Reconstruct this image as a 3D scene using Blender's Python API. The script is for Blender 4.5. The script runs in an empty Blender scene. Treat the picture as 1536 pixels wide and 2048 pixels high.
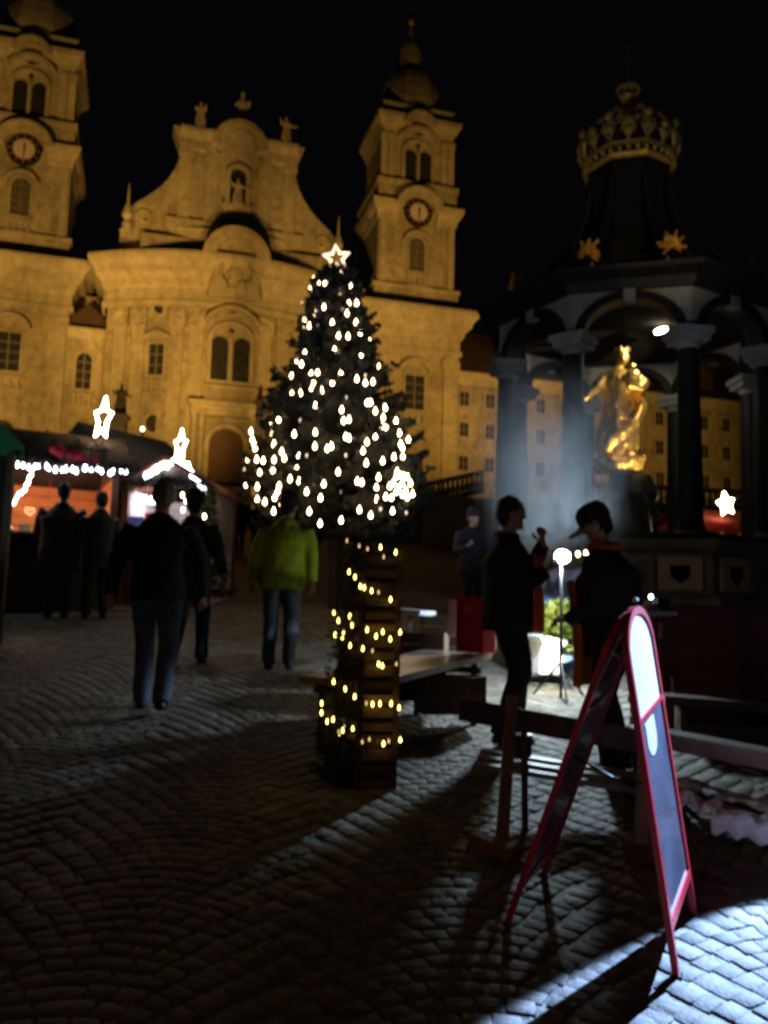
import bpy, bmesh, math, random
from math import sin, cos, pi, radians as R, sqrt, atan2
from mathutils import Vector, Matrix, noise
import numpy as np
random.seed(7)
SC = bpy.context.scene
COL = SC.collection

# ------------------------------------------------------------------ camera
FPX, PITCH, ROLL = 1750.0, R(6.93), R(1.62)
cam = bpy.data.cameras.new('camera')
camo = bpy.data.objects.new('camera', cam); COL.objects.link(camo)
cam.sensor_fit = 'VERTICAL'; cam.sensor_height = 36.0; cam.sensor_width = 27.0
cam.lens = 36.0 * FPX / 2048.0
cam.clip_start = 0.05; cam.clip_end = 2000
Rm = Matrix.Rotation(R(90) + PITCH, 4, 'X') @ Matrix.Rotation(ROLL, 4, 'Z')
camo.matrix_world = Rm
cam.dof.use_dof = True
cam.dof.focus_distance = 0.75
DOF_MM = 3.7                          # pupil width, millimetres: soft hand-held phone picture
cam.dof.aperture_fstop = cam.lens / DOF_MM
cam.dof.aperture_ratio = 1.25
SC.camera = camo

# ------------------------------------------------------------------ night sky, exposure
w = bpy.data.worlds.new('World'); SC.world = w; w.use_nodes = True
nt = w.node_tree
bg = nt.nodes['Background']; bg.inputs['Color'].default_value = (0.40, 0.30, 0.62, 1)
bg.inputs['Strength'].default_value = 0.0030
SC.view_settings.view_transform = 'Standard'; SC.view_settings.look = 'None'
SC.view_settings.exposure = 0.0; SC.view_settings.gamma = 1.0
try: SC.view_settings.use_curve_mapping = False
except Exception: pass
SC.cycles.max_bounces = 5; SC.cycles.diffuse_bounces = 2; SC.cycles.glossy_bounces = 3
SC.cycles.transmission_bounces = 5; SC.cycles.transparent_max_bounces = 6; SC.cycles.volume_bounces = 0
SC.cycles.volume_step_rate = 2.0
SC.cycles.sample_clamp_indirect = 2.0
SC.cycles.use_denoising = True

G = 0.135                              # the square climbs towards the abbey
GZ0 = -1.7                             # ground height under the camera (which is the origin)
YT = 56.0
def gz(y): return GZ0 + G * min(y, YT)

# ------------------------------------------------------------------ where things stand
def ray(px, py):
    X = px - 768.0; Y = py - 1024.0; c, s = cos(ROLL), sin(ROLL)
    x = c * X + s * Y; y = -s * X + c * Y
    dx, dy, dz = x / FPX, 1.0, -y / FPX
    cp, sp = cos(PITCH), sin(PITCH)
    return Vector((dx, dy * cp - dz * sp, dy * sp + dz * cp))
def at(px, py, Y):
    d = ray(px, py); return d * (Y / d.y)
def gp(px, py):
    d = ray(px, py); t = GZ0 / (d.z - G * d.y); return d * t

# ------------------------------------------------------------------ materials
MATS = {}
def mat(name, col, rough=0.7, metal=0.0, var=0.25, scale=6.0, bump=0.15, bscale=None, emit=None, estr=0.0, spec=0.5, detail=4.0, coat=0.0, stain=0.0, tint=False):
    if name in MATS: return MATS[name]
    m = bpy.data.materials.new(name); m.use_nodes = True; MATS[name] = m
    n = m.node_tree.nodes; l = m.node_tree.links
    b = n['Principled BSDF']
    b.inputs['Roughness'].default_value = rough; b.inputs['Metallic'].default_value = metal
    b.inputs['Specular IOR Level'].default_value = spec
    b.inputs['Coat Weight'].default_value = coat
    if emit:
        b.inputs['Emission Color'].default_value = (*emit, 1); b.inputs['Emission Strength'].default_value = estr
    tc = n.new('ShaderNodeTexCoord')
    no = n.new('ShaderNodeTexNoise'); no.inputs['Scale'].default_value = scale; no.inputs['Detail'].default_value = detail
    l.new(tc.outputs['Object'], no.inputs['Vector'])
    if var > 0:
        rp = n.new('ShaderNodeMapRange'); rp.inputs['From Min'].default_value = 0.3; rp.inputs['From Max'].default_value = 0.7
        rp.inputs['To Min'].default_value = 1 - var; rp.inputs['To Max'].default_value = 1 + var
        l.new(no.outputs['Fac'], rp.inputs['Value'])
        mx = n.new('ShaderNodeVectorMath'); mx.operation = 'SCALE'; mx.inputs[0].default_value = col
        fac = rp.outputs['Result']
        if stain > 0:                                   # soot and weather marks: blotches and run-off streaks
            mp = n.new('ShaderNodeMapping'); mp.inputs['Scale'].default_value = (1.5, 1.5, .38); l.new(tc.outputs['Object'], mp.inputs['Vector'])
            for vec, sc_, lo, hi in ((mp.outputs['Vector'], 1.1, .50, .72), (tc.outputs['Object'], 2.3, .56, .70), (tc.outputs['Object'], .28, .40, .68)):
                q = n.new('ShaderNodeTexNoise'); q.inputs['Scale'].default_value = sc_; q.inputs['Detail'].default_value = 5; l.new(vec, q.inputs['Vector'])
                r2 = n.new('ShaderNodeMapRange'); r2.inputs['From Min'].default_value = lo; r2.inputs['From Max'].default_value = hi; r2.inputs['To Min'].default_value = 1; r2.inputs['To Max'].default_value = 1 - stain
                l.new(q.outputs['Fac'], r2.inputs['Value']); mm = n.new('ShaderNodeMath'); mm.operation = 'MULTIPLY'; l.new(fac, mm.inputs[0]); l.new(r2.outputs['Result'], mm.inputs[1]); fac = mm.outputs[0]
        if tint:                                        # every stone has a shade of its own
            at_ = n.new('ShaderNodeAttribute'); at_.attribute_name = 'tint'; oi = n.new('ShaderNodeObjectInfo')
            r3 = n.new('ShaderNodeMapRange'); r3.inputs['To Min'].default_value = .72; r3.inputs['To Max'].default_value = 1.28; l.new(oi.outputs['Random'], r3.inputs['Value'])
            for o_ in (at_.outputs['Fac'], r3.outputs['Result']): mm = n.new('ShaderNodeMath'); mm.operation = 'MULTIPLY'; l.new(fac, mm.inputs[0]); l.new(o_, mm.inputs[1]); fac = mm.outputs[0]
        l.new(fac, mx.inputs['Scale']); l.new(mx.outputs['Vector'], b.inputs['Base Color'])
    else:
        b.inputs['Base Color'].default_value = (*col, 1)
    if bump > 0:
        n2 = n.new('ShaderNodeTexNoise'); n2.inputs['Scale'].default_value = bscale or scale * 4; n2.inputs['Detail'].default_value = 3
        l.new(tc.outputs['Object'], n2.inputs['Vector'])
        bu = n.new('ShaderNodeBump'); bu.inputs['Strength'].default_value = bump; bu.inputs['Distance'].default_value = 0.03
        l.new(n2.outputs['Fac'], bu.inputs['Height']); l.new(bu.outputs['Normal'], b.inputs['Normal'])
    return m
def emis(name, col, strength):
    if name in MATS: return MATS[name]
    m = bpy.data.materials.new(name); m.use_nodes = True; MATS[name] = m
    b = m.node_tree.nodes['Principled BSDF']
    b.inputs['Base Color'].default_value = (0.6, 0.6, 0.6, 1)
    b.inputs['Emission Color'].default_value = (*col, 1); b.inputs['Emission Strength'].default_value = strength
    return m

STONE = mat('sandstone', (0.42, 0.36, 0.27), 0.85, var=0.22, scale=1.6, bump=0.9, bscale=2.2, detail=8, stain=.34)
STONE2 = mat('sandstone_trim', (0.46, 0.40, 0.31), 0.8, var=0.18, scale=1.8, bump=0.6, bscale=4.0, detail=6, stain=.22)
PANE = mat('dark_window', (0.035, 0.035, 0.04), 0.25, var=0.3, scale=2, bump=0)
WFRAME = mat('window_bars', (0.20, 0.17, 0.13), 0.6, var=0.1)
WFRAMEP = mat('pale_window_bars', (0.42, 0.40, 0.38), 0.6, var=0.1)
VOID = mat('belfry_louvre', (0.012, 0.01, 0.01), 0.9, var=0.1, bump=0)
COPPER = mat('weathered_copper', (0.24, 0.22, 0.15), 0.6, var=0.3, scale=1.2, bump=0.2)
GOLD = mat('gilding', (0.95, 0.60, 0.16), 0.36, metal=0.8, var=0.15, scale=9, bump=0.35, bscale=16)
GOLDD = mat('old_gilding', (0.68, 0.40, 0.09), 0.5, metal=0.4, var=0.35, scale=9, bump=0.4, bscale=20)
ROOF = mat('roof_tiles', (0.06, 0.035, 0.025), 0.85, var=0.3, scale=3, bump=0.5, bscale=8)
OAK = mat('oak_door', (0.10, 0.05, 0.03), 0.6, var=0.3, scale=4)
BLACKM = mat('black_marble', (0.010, 0.009, 0.010), 0.6, spec=.2, var=0.3, scale=4, bump=0.1)
PALEST = mat('pale_limestone', (0.20, 0.195, 0.18), 0.75, var=0.2, scale=3, bump=0.25)
PLINTH = mat('plinth_stone', (0.16, 0.15, 0.13), 0.8, var=0.3, scale=3, bump=0.3)
SETT = mat('granite_sett', (0.122, 0.108, 0.094), 0.75, var=0.3, scale=3.5, bump=0.25, bscale=40, tint=True)
JOINT = mat('sand_joint', (0.022, 0.02, 0.018), 0.95, var=0.3, scale=9, bump=0.5, bscale=60)
WOODD = mat('dark_wood', (0.055, 0.030, 0.018), 0.65, var=0.35, scale=7, bump=0.3)
WOODM = mat('brown_wood', (0.14, 0.075, 0.035), 0.65, var=0.35, scale=6, bump=0.3)
WOODL = mat('pale_wood', (0.30, 0.17, 0.085), 0.7, var=0.3, scale=8, bump=0.35)
WOODG = mat('varnished_bench_wood', (0.17, 0.095, 0.035), 0.5, var=0.3, scale=5, bump=0.2)
WHITEP = mat('white_plastic', (0.80, 0.80, 0.80), 0.35, var=0.03, bump=0)
REDP = mat('red_paint', (0.50, 0.018, 0.03), 0.35, var=0.1, scale=3, bump=0.05)
REDB = mat('red_box_paint', (0.80, 0.02, 0.05), 0.45, var=0.1, scale=3, bump=0.05)
IRON = mat('black_iron', (0.02, 0.02, 0.02), 0.45, metal=0.6, var=0.2, bump=0.1)
STEEL = mat('steel', (0.4, 0.4, 0.42), 0.3, metal=1.0, var=0.1, bump=0.05)
CLOTHW = mat('white_cloth', (0.78, 0.76, 0.78), 0.9, var=0.12, scale=6, bump=0.5, bscale=25)
BLUEC = mat('blue_cloth', (0.15, 0.17, 0.42), 0.9, var=0.15, scale=4, bump=0.4, bscale=12)
FIR = mat('fir_needles', (0.012, 0.014, 0.007), 0.7, var=0.5, scale=5, bump=0)
FIRT = mat('teal_needles', (0.05, 0.20, 0.13), 0.6, var=0.4, scale=14, bump=0)
LIMEL = mat('yellow_green_leaves', (0.55, 0.60, 0.16), 0.55, var=0.35, scale=14, bump=0)
BARK = mat('bark', (0.06, 0.04, 0.03), 0.9, var=0.3, scale=9, bump=0.6)
SKIN = mat('skin', (0.46, 0.26, 0.19), 0.55, var=0.08, scale=20, bump=0.05)
CLK = mat('clock_face', (0.62, 0.52, 0.55), 0.6, var=0.08, bump=0)
E_WARM = emis('warm_bulb', (1.0, 0.70, 0.38), 16)
E_WARM2 = emis('soft_bulb', (1.0, 0.66, 0.45), 1.6)
E_YEL = emis('yellow_bulb', (1.0, 0.72, 0.15), 9)
E_YEL2 = emis('dim_yellow_bulb', (1.0, 0.62, 0.25), 1.3)
E_COOL = emis('cool_bulb', (0.85, 0.93, 1.0), 16)
E_STAR = emis('star_tube', (1.0, 0.66, 0.42), 2.2)
E_STARB = emis('bright_star_tube', (1.0, 0.82, 0.55), 16)
E_LED = emis('led_face', (0.85, 0.95, 1.0), 120)

# ------------------------------------------------------------------ mesh building
class MB:
    def __init__(self, M=None): self.v = []; self.f = []; self.M = M or Matrix.Identity(4); self.sm = False
    def add(self, vs, fs):
        b = len(self.v); M = self.M
        self.v += [tuple(M @ Vector(p)) for p in vs]; self.f += [tuple(b + i for i in q) for q in fs]; return self
    def box(self, c, d, rz=0, rx=0, ry=0):
        Rt = Matrix.Rotation(rz, 3, 'Z') @ Matrix.Rotation(ry, 3, 'Y') @ Matrix.Rotation(rx, 3, 'X')
        vs = [Vector(c) + Rt @ Vector((sx * d[0] / 2, sy * d[1] / 2, sz * d[2] / 2)) for sx, sy, sz in
              [(-1,-1,-1),(1,-1,-1),(1,1,-1),(-1,1,-1),(-1,-1,1),(1,-1,1),(1,1,1),(-1,1,1)]]
        return self.add(vs, [(0,3,2,1),(4,5,6,7),(0,1,5,4),(1,2,6,5),(2,3,7,6),(3,0,4,7)])
    def b3(self, x0, x1, y0, y1, z0, z1): return self.box(((x0+x1)/2,(y0+y1)/2,(z0+z1)/2),(abs(x1-x0),abs(y1-y0),abs(z1-z0)))
    def beam(self, a, b, wd, th, up=(0, 0, 1)):
        a = Vector(a); b = Vector(b); d = (b - a); L = d.length; d.normalize()
        s = d.cross(Vector(up));
        if s.length < 1e-4: s = d.cross(Vector((1, 0, 0)))
        s.normalize(); u = s.cross(d)
        vs = []
        for p in (a, b):
            for i, j in ((-1,-1),(1,-1),(1,1),(-1,1)): vs.append(p + s * (i * wd / 2) + u * (j * th / 2))
        return self.add(vs, [(0,1,2,3),(7,6,5,4),(0,4,5,1),(1,5,6,2),(2,6,7,3),(3,7,4,0)])
    def tube(self, pts, rad, n=8, closed=False, flat=1.0, caps=True):
        pts = [Vector(p) for p in pts]; N = len(pts)
        if not hasattr(rad, '__len__'): rad = [rad] * N
        vs = []; fs = []; pu = None
        for i, p in enumerate(pts):
            if closed: t = pts[(i + 1) % N] - pts[i - 1]
            else: t = pts[min(i + 1, N - 1)] - pts[max(i - 1, 0)]
            if t.length < 1e-9: t = Vector((0, 0, 1))
            t.normalize()
            if pu is None:
                pu = Vector((0, 0, 1)) if abs(t.z) < 0.9 else Vector((0, 1, 0))
            s = t.cross(pu)
            if s.length < 1e-5: s = t.cross(Vector((1, 0, 0)))
            s.normalize(); pu = s.cross(t).normalized()
            r = rad[i]
            for k in range(n):
                a = 2 * pi * k / n; vs.append(p + s * (cos(a) * r) + pu * (sin(a) * r * flat))
        for i in range(N if closed else N - 1):
            j = (i + 1) % N
            for k in range(n):
                k2 = (k + 1) % n; fs.append((i * n + k, i * n + k2, j * n + k2, j * n + k))
        if caps and not closed:
            fs.append(tuple(range(n - 1, -1, -1))); fs.append(tuple((N - 1) * n + k for k in range(n)))
        return self.add(vs, fs)
    def lathe(self, c, prof, n=16, sx=1, sy=1, a0=0.0):
        vs = []; fs = []
        for r, z in prof:
            for k in range(n):
                a = a0 + 2 * pi * k / n; vs.append((c[0] + r * cos(a) * sx, c[1] + r * sin(a) * sy, c[2] + z))
        for i in range(len(prof) - 1):
            for k in range(n):
                k2 = (k + 1) % n; fs.append((i * n + k, i * n + k2, (i + 1) * n + k2, (i + 1) * n + k))
        fs.append(tuple(range(n - 1, -1, -1))); fs.append(tuple((len(prof) - 1) * n + k for k in range(n)))
        return self.add(vs, fs)
    def ell(self, c, r, n=10, m=7, rot=None):
        vs = []; fs = []; c = Vector(c)
        for i in range(m + 1):
            t = pi * i / m
            for k in range(n):
                a = 2 * pi * k / n; v = Vector((r[0] * sin(t) * cos(a), r[1] * sin(t) * sin(a), -r[2] * cos(t)))
                if rot: v = rot @ v
                vs.append(c + v)
        for i in range(m):
            for k in range(n):
                k2 = (k + 1) % n; fs.append((i * n + k, i * n + k2, (i + 1) * n + k2, (i + 1) * n + k))
        return self.add(vs, fs)
    def sweep(self, plan, prof, closed=False):
        P = [Vector((p[0], p[1])) for p in plan]; N = len(P); mit = []
        for i in range(N):
            def nrm(a, b): d = (b - a).normalized(); return Vector((d.y, -d.x))
            if closed: n1 = nrm(P[i - 1], P[i]); n2 = nrm(P[i], P[(i + 1) % N])
            else:
                n1 = nrm(P[max(i - 1, 0)], P[max(i, 1)]) if i > 0 else nrm(P[0], P[1])
                n2 = nrm(P[i], P[i + 1]) if i < N - 1 else n1
            m = (n1 + n2); m.normalize(); mit.append(m / max(0.35, m.dot(n1)))
        vs = []; fs = []; K = len(prof)
        for i in range(N):
            for o, z in prof: q = P[i] + mit[i] * o; vs.append((q.x, q.y, z))
        for i in range(N if closed else N - 1):
            j = (i + 1) % N
            for k in range(K - 1): fs.append((i * K + k, j * K + k, j * K + k + 1, i * K + k + 1))
        if not closed: fs.append(tuple(range(K))); fs.append(tuple((N - 1) * K + k for k in range(K - 1, -1, -1)))
        return self.add(vs, fs)
    def prism(self, poly, y0, y1):          # polygon in x,z, pushed through y
        n = len(poly); vs = [(p[0], y0, p[1]) for p in poly] + [(p[0], y1, p[1]) for p in poly]
        fs = [tuple(range(n)), tuple(range(2 * n - 1, n - 1, -1))] + [(i, i + n, (i + 1) % n + n, (i + 1) % n) for i in range(n)]
        return self.add(vs, fs)
    def arch(self, cx, cz, r0, r1, y0, y1, a0=0, a1=180, n=14, sz=1.0):
        for i in range(n):
            t0 = R(a0 + (a1 - a0) * i / n); t1 = R(a0 + (a1 - a0) * (i + 1) / n)
            q = [(cx + r * cos(t), cz + r * sin(t) * sz) for r, t in ((r0, t0), (r1, t0), (r1, t1), (r0, t1))]
            self.prism(q, y0, y1)
        return self
    def build(self, name, m, parent=None, smooth=False, loc=None):
        me = bpy.data.meshes.new(name); me.from_pydata(self.v, [], self.f); me.update()
        bm = bmesh.new(); bm.from_mesh(me); bmesh.ops.recalc_face_normals(bm, faces=bm.faces); bm.to_mesh(me); bm.free()
        if m: me.materials.append(m)
        if smooth: me.polygons.foreach_set('use_smooth', [True] * len(me.polygons))
        o = bpy.data.objects.new(name, me); COL.objects.link(o)
        if parent: o.parent = parent
        if loc is not None: o.location = loc
        return o

def tag(o, label=None, cat=None, group=None, kind=None):
    if label: o['label'] = label
    if cat: o['category'] = cat
    if group: o['group'] = group
    if kind: o['kind'] = kind
    return o
def empty(name, loc=(0, 0, 0), rz=0, label=None, cat=None, group=None):
    o = bpy.data.objects.new(name, None); COL.objects.link(o); o.empty_display_size = 0.1
    o.location = loc; o.rotation_euler = (0, 0, rz); tag(o, label, cat, group); return o
def copy_tree(o, parent=None):
    c = o.copy(); COL.objects.link(c); c.parent = parent
    for ch in [x for x in bpy.data.objects if x.parent == o]: copy_tree(ch, c)
    return c
def link(me, name, parent=None, loc=(0,0,0), rot=(0,0,0), scale=(1,1,1)):
    o = bpy.data.objects.new(name, me); COL.objects.link(o); o.parent = parent; o.location = loc; o.rotation_euler = rot; o.scale = scale; return o
JOBS = []
def remesh(mb, name, m, parent=None, voxel=0.015, wr=0.0, wsc=9.0, smooth_it=2, extra=None):
    """one continuous skin over overlapping pieces; all are evaluated together at the end"""
    o = mb.build(name, m, parent)
    md = o.modifiers.new('r', 'REMESH'); md.mode = 'VOXEL'; md.voxel_size = voxel
    if smooth_it:
        q = o.modifiers.new('s', 'SMOOTH'); q.iterations = smooth_it; q.factor = 0.5
    JOBS.append((o, m, wr, wsc)); return o
def finish_jobs():
    dg = bpy.context.evaluated_depsgraph_get(); done = []
    for o, m, wr, wsc in JOBS:
        ev = o.evaluated_get(dg); out = bpy.data.meshes.new_from_object(ev); out.name = o.name
        n = len(out.vertices)
        if wr > 0 and n:
            co = np.empty(n * 3); out.vertices.foreach_get('co', co); nn = np.empty(n * 3); out.vertices.foreach_get('normal', nn)
            co = co.reshape(-1, 3); nn = nn.reshape(-1, 3); N = noise.noise
            k = np.array([N(Vector((c[0] * wsc, c[1] * wsc, c[2] * wsc * 0.7))) + 0.5 * N(Vector((c[0] * wsc * 2.3, c[1] * wsc * 2.3, c[2] * wsc * 2.3))) for c in co])
            co = co + nn * (k * wr)[:, None]; out.vertices.foreach_set('co', co.ravel())
        out.materials.clear(); out.materials.append(m); out.polygons.foreach_set('use_smooth', [True] * len(out.polygons)); done.append((o, out))
    for o, out in done:
        o.modifiers.clear(); old = o.data; o.data = out; bpy.data.meshes.remove(old)

# ================================================================== THE GROUND
def joints_sheet():
    mb = MB(); ys = [-40, 0, 20, 40, YT, 70, 120, 400]; xs = [-400, -60, -10, 0, 10, 60, 400]
    for i in range(len(ys) - 1):
        for j in range(len(xs) - 1):
            mb.add([(xs[j], ys[i], gz(ys[i])), (xs[j+1], ys[i], gz(ys[i])), (xs[j+1], ys[i+1], gz(ys[i+1])), (xs[j], ys[i+1], gz(ys[i+1]))], [(0, 1, 2, 3)])
    return mb
GROUNDM = bpy.data.materials.new('cobbled_square'); GROUNDM.use_nodes = True
def _gm():
    n = GROUNDM.node_tree.nodes; l = GROUNDM.node_tree.links; b = n['Principled BSDF']; b.inputs['Roughness'].default_value = 0.7
    tc = n.new('ShaderNodeTexCoord'); vo = n.new('ShaderNodeTexVoronoi'); vo.inputs['Scale'].default_value = 8.5; vo.feature = 'DISTANCE_TO_EDGE'
    vc = n.new('ShaderNodeTexVoronoi'); vc.inputs['Scale'].default_value = 8.5
    l.new(tc.outputs['Object'], vo.inputs['Vector']); l.new(tc.outputs['Object'], vc.inputs['Vector'])
    cr = n.new('ShaderNodeValToRGB'); cr.color_ramp.elements[0].color = (0.040, 0.034, 0.028, 1); cr.color_ramp.elements[1].color = (0.12, 0.112, 0.103, 1)
    cr.color_ramp.elements[1].position = 0.12; l.new(vo.outputs['Distance'], cr.inputs['Fac'])
    mr = n.new('ShaderNodeMapRange'); mr.inputs['To Min'].default_value = 0.7; mr.inputs['To Max'].default_value = 1.3
    l.new(vc.outputs['Color'], mr.inputs['Value'])
    sc = n.new('ShaderNodeVectorMath'); sc.operation = 'SCALE'; l.new(cr.outputs['Color'], sc.inputs[0]); l.new(mr.outputs['Result'], sc.inputs['Scale'])
    l.new(sc.outputs['Vector'], b.inputs['Base Color'])
    bu = n.new('ShaderNodeBump'); bu.inputs['Distance'].default_value = 0.02; bu.inputs['Strength'].default_value = 0.6
    l.new(vo.outputs['Distance'], bu.inputs['Height']); l.new(bu.outputs['Normal'], b.inputs['Normal'])
_gm()
ground = joints_sheet().build('ground', GROUNDM); tag(ground, kind='structure')

# setts in scalloped arcs: the 300 nearest each an object, the rest one mesh
def setts():
    W = 1.30; SAG = 0.36; H = 0.092
    st = []
    for c in range(-7, 8):
        x0 = c * W + 0.35
        n = 13
        for r in range(int(1.9 / H), int(13.6 / H)):
            off = (r % 2) * 0.5
            for k in range(n + 1):
                t = (k + off) / n
                if t > 1.0: continue
                x = x0 + (t - 0.5) * W
                lim = 0.46 * (r * H + 1.2)
                if x < -lim - 0.9 or x > lim + 0.9: continue
                y = r * H + SAG * sin(pi * t) + random.uniform(-.010, .010)
                sl = atan2(SAG * pi * cos(pi * t), W)
                st.append((x + random.uniform(-.008, .008), y, sl + random.uniform(-.07, .07), random.uniform(.045, .052), random.uniform(.042, .047)))
    return st
ST = setts()
def sett_geo(x, y, a, hx, hy, rng):
    h = rng.uniform(0.004, 0.008); ca, sa = cos(a), sin(a); vs = []
    hx *= sqrt(1 + min(1.0, abs(math.tan(a))) * 0.25)
    j = [(rng.uniform(.82, 1.07), rng.uniform(.84, 1.06)) for _ in range(4)]; tx, ty = rng.uniform(-.035, .035), rng.uniform(-.035, .035)
    for lvl, k in ((-0.02, 1.0), (h * .4, 0.99), (h, 0.89)):
        for q, (sx, sy) in enumerate(((-1,-1),(1,-1),(1,1),(-1,1))):
            u = sx * hx * k * j[q][0]; v = sy * hy * k * j[q][1]
            wx = x + ca * u - sa * v; wy = y + sa * u + ca * v
            vs.append((wx, wy, gz(wy) + lvl + (u * tx + v * ty if lvl > 0 else 0)))
    vs.append((x, y, gz(y) + h * 1.12))
    fs = [(0,1,5,4),(1,2,6,5),(2,3,7,6),(3,0,4,7),(4,5,9,8),(5,6,10,9),(6,7,11,10),(7,4,8,11),(8,9,12),(9,10,12),(10,11,12),(11,8,12)]
    return vs, fs
rng = random.Random(3)
def in_view(s):
    d = Vector((s[0], s[1], gz(s[1]))); 
    return s[1] > 2.75 and abs(s[0]) < 0.43 * s[1] + .05
near = sorted([s for s in ST if in_view(s)], key=lambda s: s[1])[:300]
nearset = set(id(s) for s in near)
shared = []
for i in range(14):
    vs, fs = sett_geo(0, 0, 0, 0.05, 0.045, rng)
    vs = [(v[0], v[1], v[2] - gz(0)) for v in vs]
    # shear out the slope: meshes are laid on the incline by rotation
    vs = [(v[0], v[1], v[2] - G * v[1]) for v in vs]
    me = bpy.data.meshes.new('sett'); me.from_pydata(vs, [], fs); me.attributes.new('tint', 'FLOAT', 'POINT').data.foreach_set('value', [1.0] * len(vs)); me.materials.append(SETT)
    me.polygons.foreach_set('use_smooth', [True] * len(fs)); shared.append(me)
for s in near:
    o = link(rng.choice(shared), 'sett', ground, (s[0], s[1], gz(s[1])))
    o.rotation_euler = (math.atan(G), 0, s[2]); o.rotation_mode = 'XYZ'
    o.matrix_basis = Matrix.Translation((s[0], s[1], gz(s[1]))) @ Matrix.Rotation(math.atan(G), 4, 'X') @ Matrix.Rotation(s[2], 4, 'Z')
V = []; Fc = []; TV = []
for s in ST:
    if id(s) in nearset: continue
    TV.append(rng.choice((.62, .8, .95, 1.0, 1.1, 1.2, 1.38)) * rng.uniform(.92, 1.08))
    vs, fs = sett_geo(*s, rng); b = len(V); V += vs; Fc += [tuple(b + i for i in q) for q in fs]
me = bpy.data.meshes.new('paving_setts'); me.from_pydata(V, [], Fc); me.attributes.new('tint', 'FLOAT', 'POINT').data.foreach_set('value', [t for t in TV for _ in range(13)]); me.materials.append(SETT)
me.polygons.foreach_set('use_smooth', [True] * len(Fc))
o = bpy.data.objects.new('paving_setts', me); COL.objects.link(o); o.parent = ground; tag(o, kind='stuff')

# ================================================================== THE ABBEY CHURCH
PSI = R(15.75); CH = Vector((-13.09, 67.94, 7.0))
church = empty('abbey_church', CH, PSI, 'floodlit yellow baroque abbey church with two clock towers and curved gabled front', 'church')
ZC = Matrix.Translation((0, 0, -CH.z))
def CB(): return MB(ZC)
def cwin(parent, s, y, z0, z1, hw, kind='rect', bars=(2, 4), frame=True, m=None, hood=None, rail=False, ang=0.0, glass=None, nm='window'):
    """a window lying on the wall plane y (outwards is -y)"""
    f = CB(); T = Matrix.Translation((s, y, 0)) @ Matrix.Rotation(ang, 4, 'Z'); f.M = ZC @ T
    fw = 0.16; zt = z1 - hw if kind == 'arch' else z1
    f.b3(-hw - fw, -hw, -.14, .05, z0, zt); f.b3(hw, hw + fw, -.14, .05, z0, zt); f.b3(-hw - .3, hw + .3, -.24, .05, z0 - .18, z0)
    if kind == 'arch': f.arch(0, zt, hw, hw + fw, -.14, .05)
    else: f.b3(-hw - fw, hw + fw, -.14, .05, zt, zt + fw)
    if hood == 'arc': f.arch(0, zt - hw * .15, hw * 1.55, hw * 1.55 + .26, -.42, .05, 18, 162); 
    if hood == 'tri': f.prism([(-hw - .55, z1 + .35), (hw + .55, z1 + .35), (hw + .55, z1 + .55), (0, z1 + 1.05), (-hw - .55, z1 + .55)], -.34, .05)
    if rail:
        f.b3(-hw - .25, hw + .25, -.3, .0, z0 - .42, z0 - .30); f.b3(-hw - .25, hw + .25, -.3, .0, z0 - 1.35, z0 - 1.2)
        nb = max(4, int(hw * 5))
        for i in range(nb): x = -hw + 2 * hw * i / (nb - 1); f.b3(x - .07, x + .07, -.24, -.1, z0 - 1.2, z0 - .42)
    wo = f.build(nm, m or STONE2, parent)
    b = CB(); b.M = ZC @ T
    if bars:
        for i in range(1, bars[0]): x = -hw + 2 * hw * i / bars[0]; b.b3(x - .045, x + .045, -.10, -.05, z0, z1 - (0 if kind == 'rect' else .15))
        for i in range(1, bars[1]): z = z0 + (z1 - z0) * i / bars[1]; b.b3(-hw, hw, -.095, -.055, z - .035, z + .035)
        b.build('glazing_bars', WFRAME, wo)
    g = CB(); g.M = ZC @ T
    if kind == 'arch':
        poly = [(-hw, z0), (hw, z0)] + [(hw * cos(R(a)), zt + hw * sin(R(a))) for a in range(0, 181, 15)]
        g.prism(poly, -.045, .04)
    else: g.b3(-hw, hw, -.045, .04, z0, z1)
    g.build('pane', glass or PANE, wo)
    return wo
def roundwin(parent, s, y, z, rx, rz_, nm='round_window', glass=None):
    f = CB(); f.M = ZC @ Matrix.Translation((s, y, 0))
    n = 18
    for i in range(n):
        t0 = 2 * pi * i / n; t1 = 2 * pi * (i + 1) / n
        f.prism([(rx * cos(t0), z + rz_ * sin(t0)), ((rx + .2) * cos(t0), z + (rz_ + .2) * sin(t0)), ((rx + .2) * cos(t1), z + (rz_ + .2) * sin(t1)), (rx * cos(t1), z + rz_ * sin(t1))], -.13, .05)
    wo = f.build(nm, STONE2, parent)
    g = CB(); g.M = ZC @ Matrix.Translation((s, y, 0)); g.prism([(rx * cos(2 * pi * i / 20), z + rz_ * sin(2 * pi * i / 20)) for i in range(20)], -.05, .04)
    g.build('pane', glass or PANE, wo); return wo
ENT = [(0, 22.5), (.22, 22.55), (.22, 22.95), (.08, 23.0), (.08, 23.9), (.30, 24.1), (.42, 24.55), (.85, 24.95), (.95, 25.35), (1.30, 25.75), (1.42, 26.05), (1.42, 26.3), (0, 26.5)]
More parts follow.
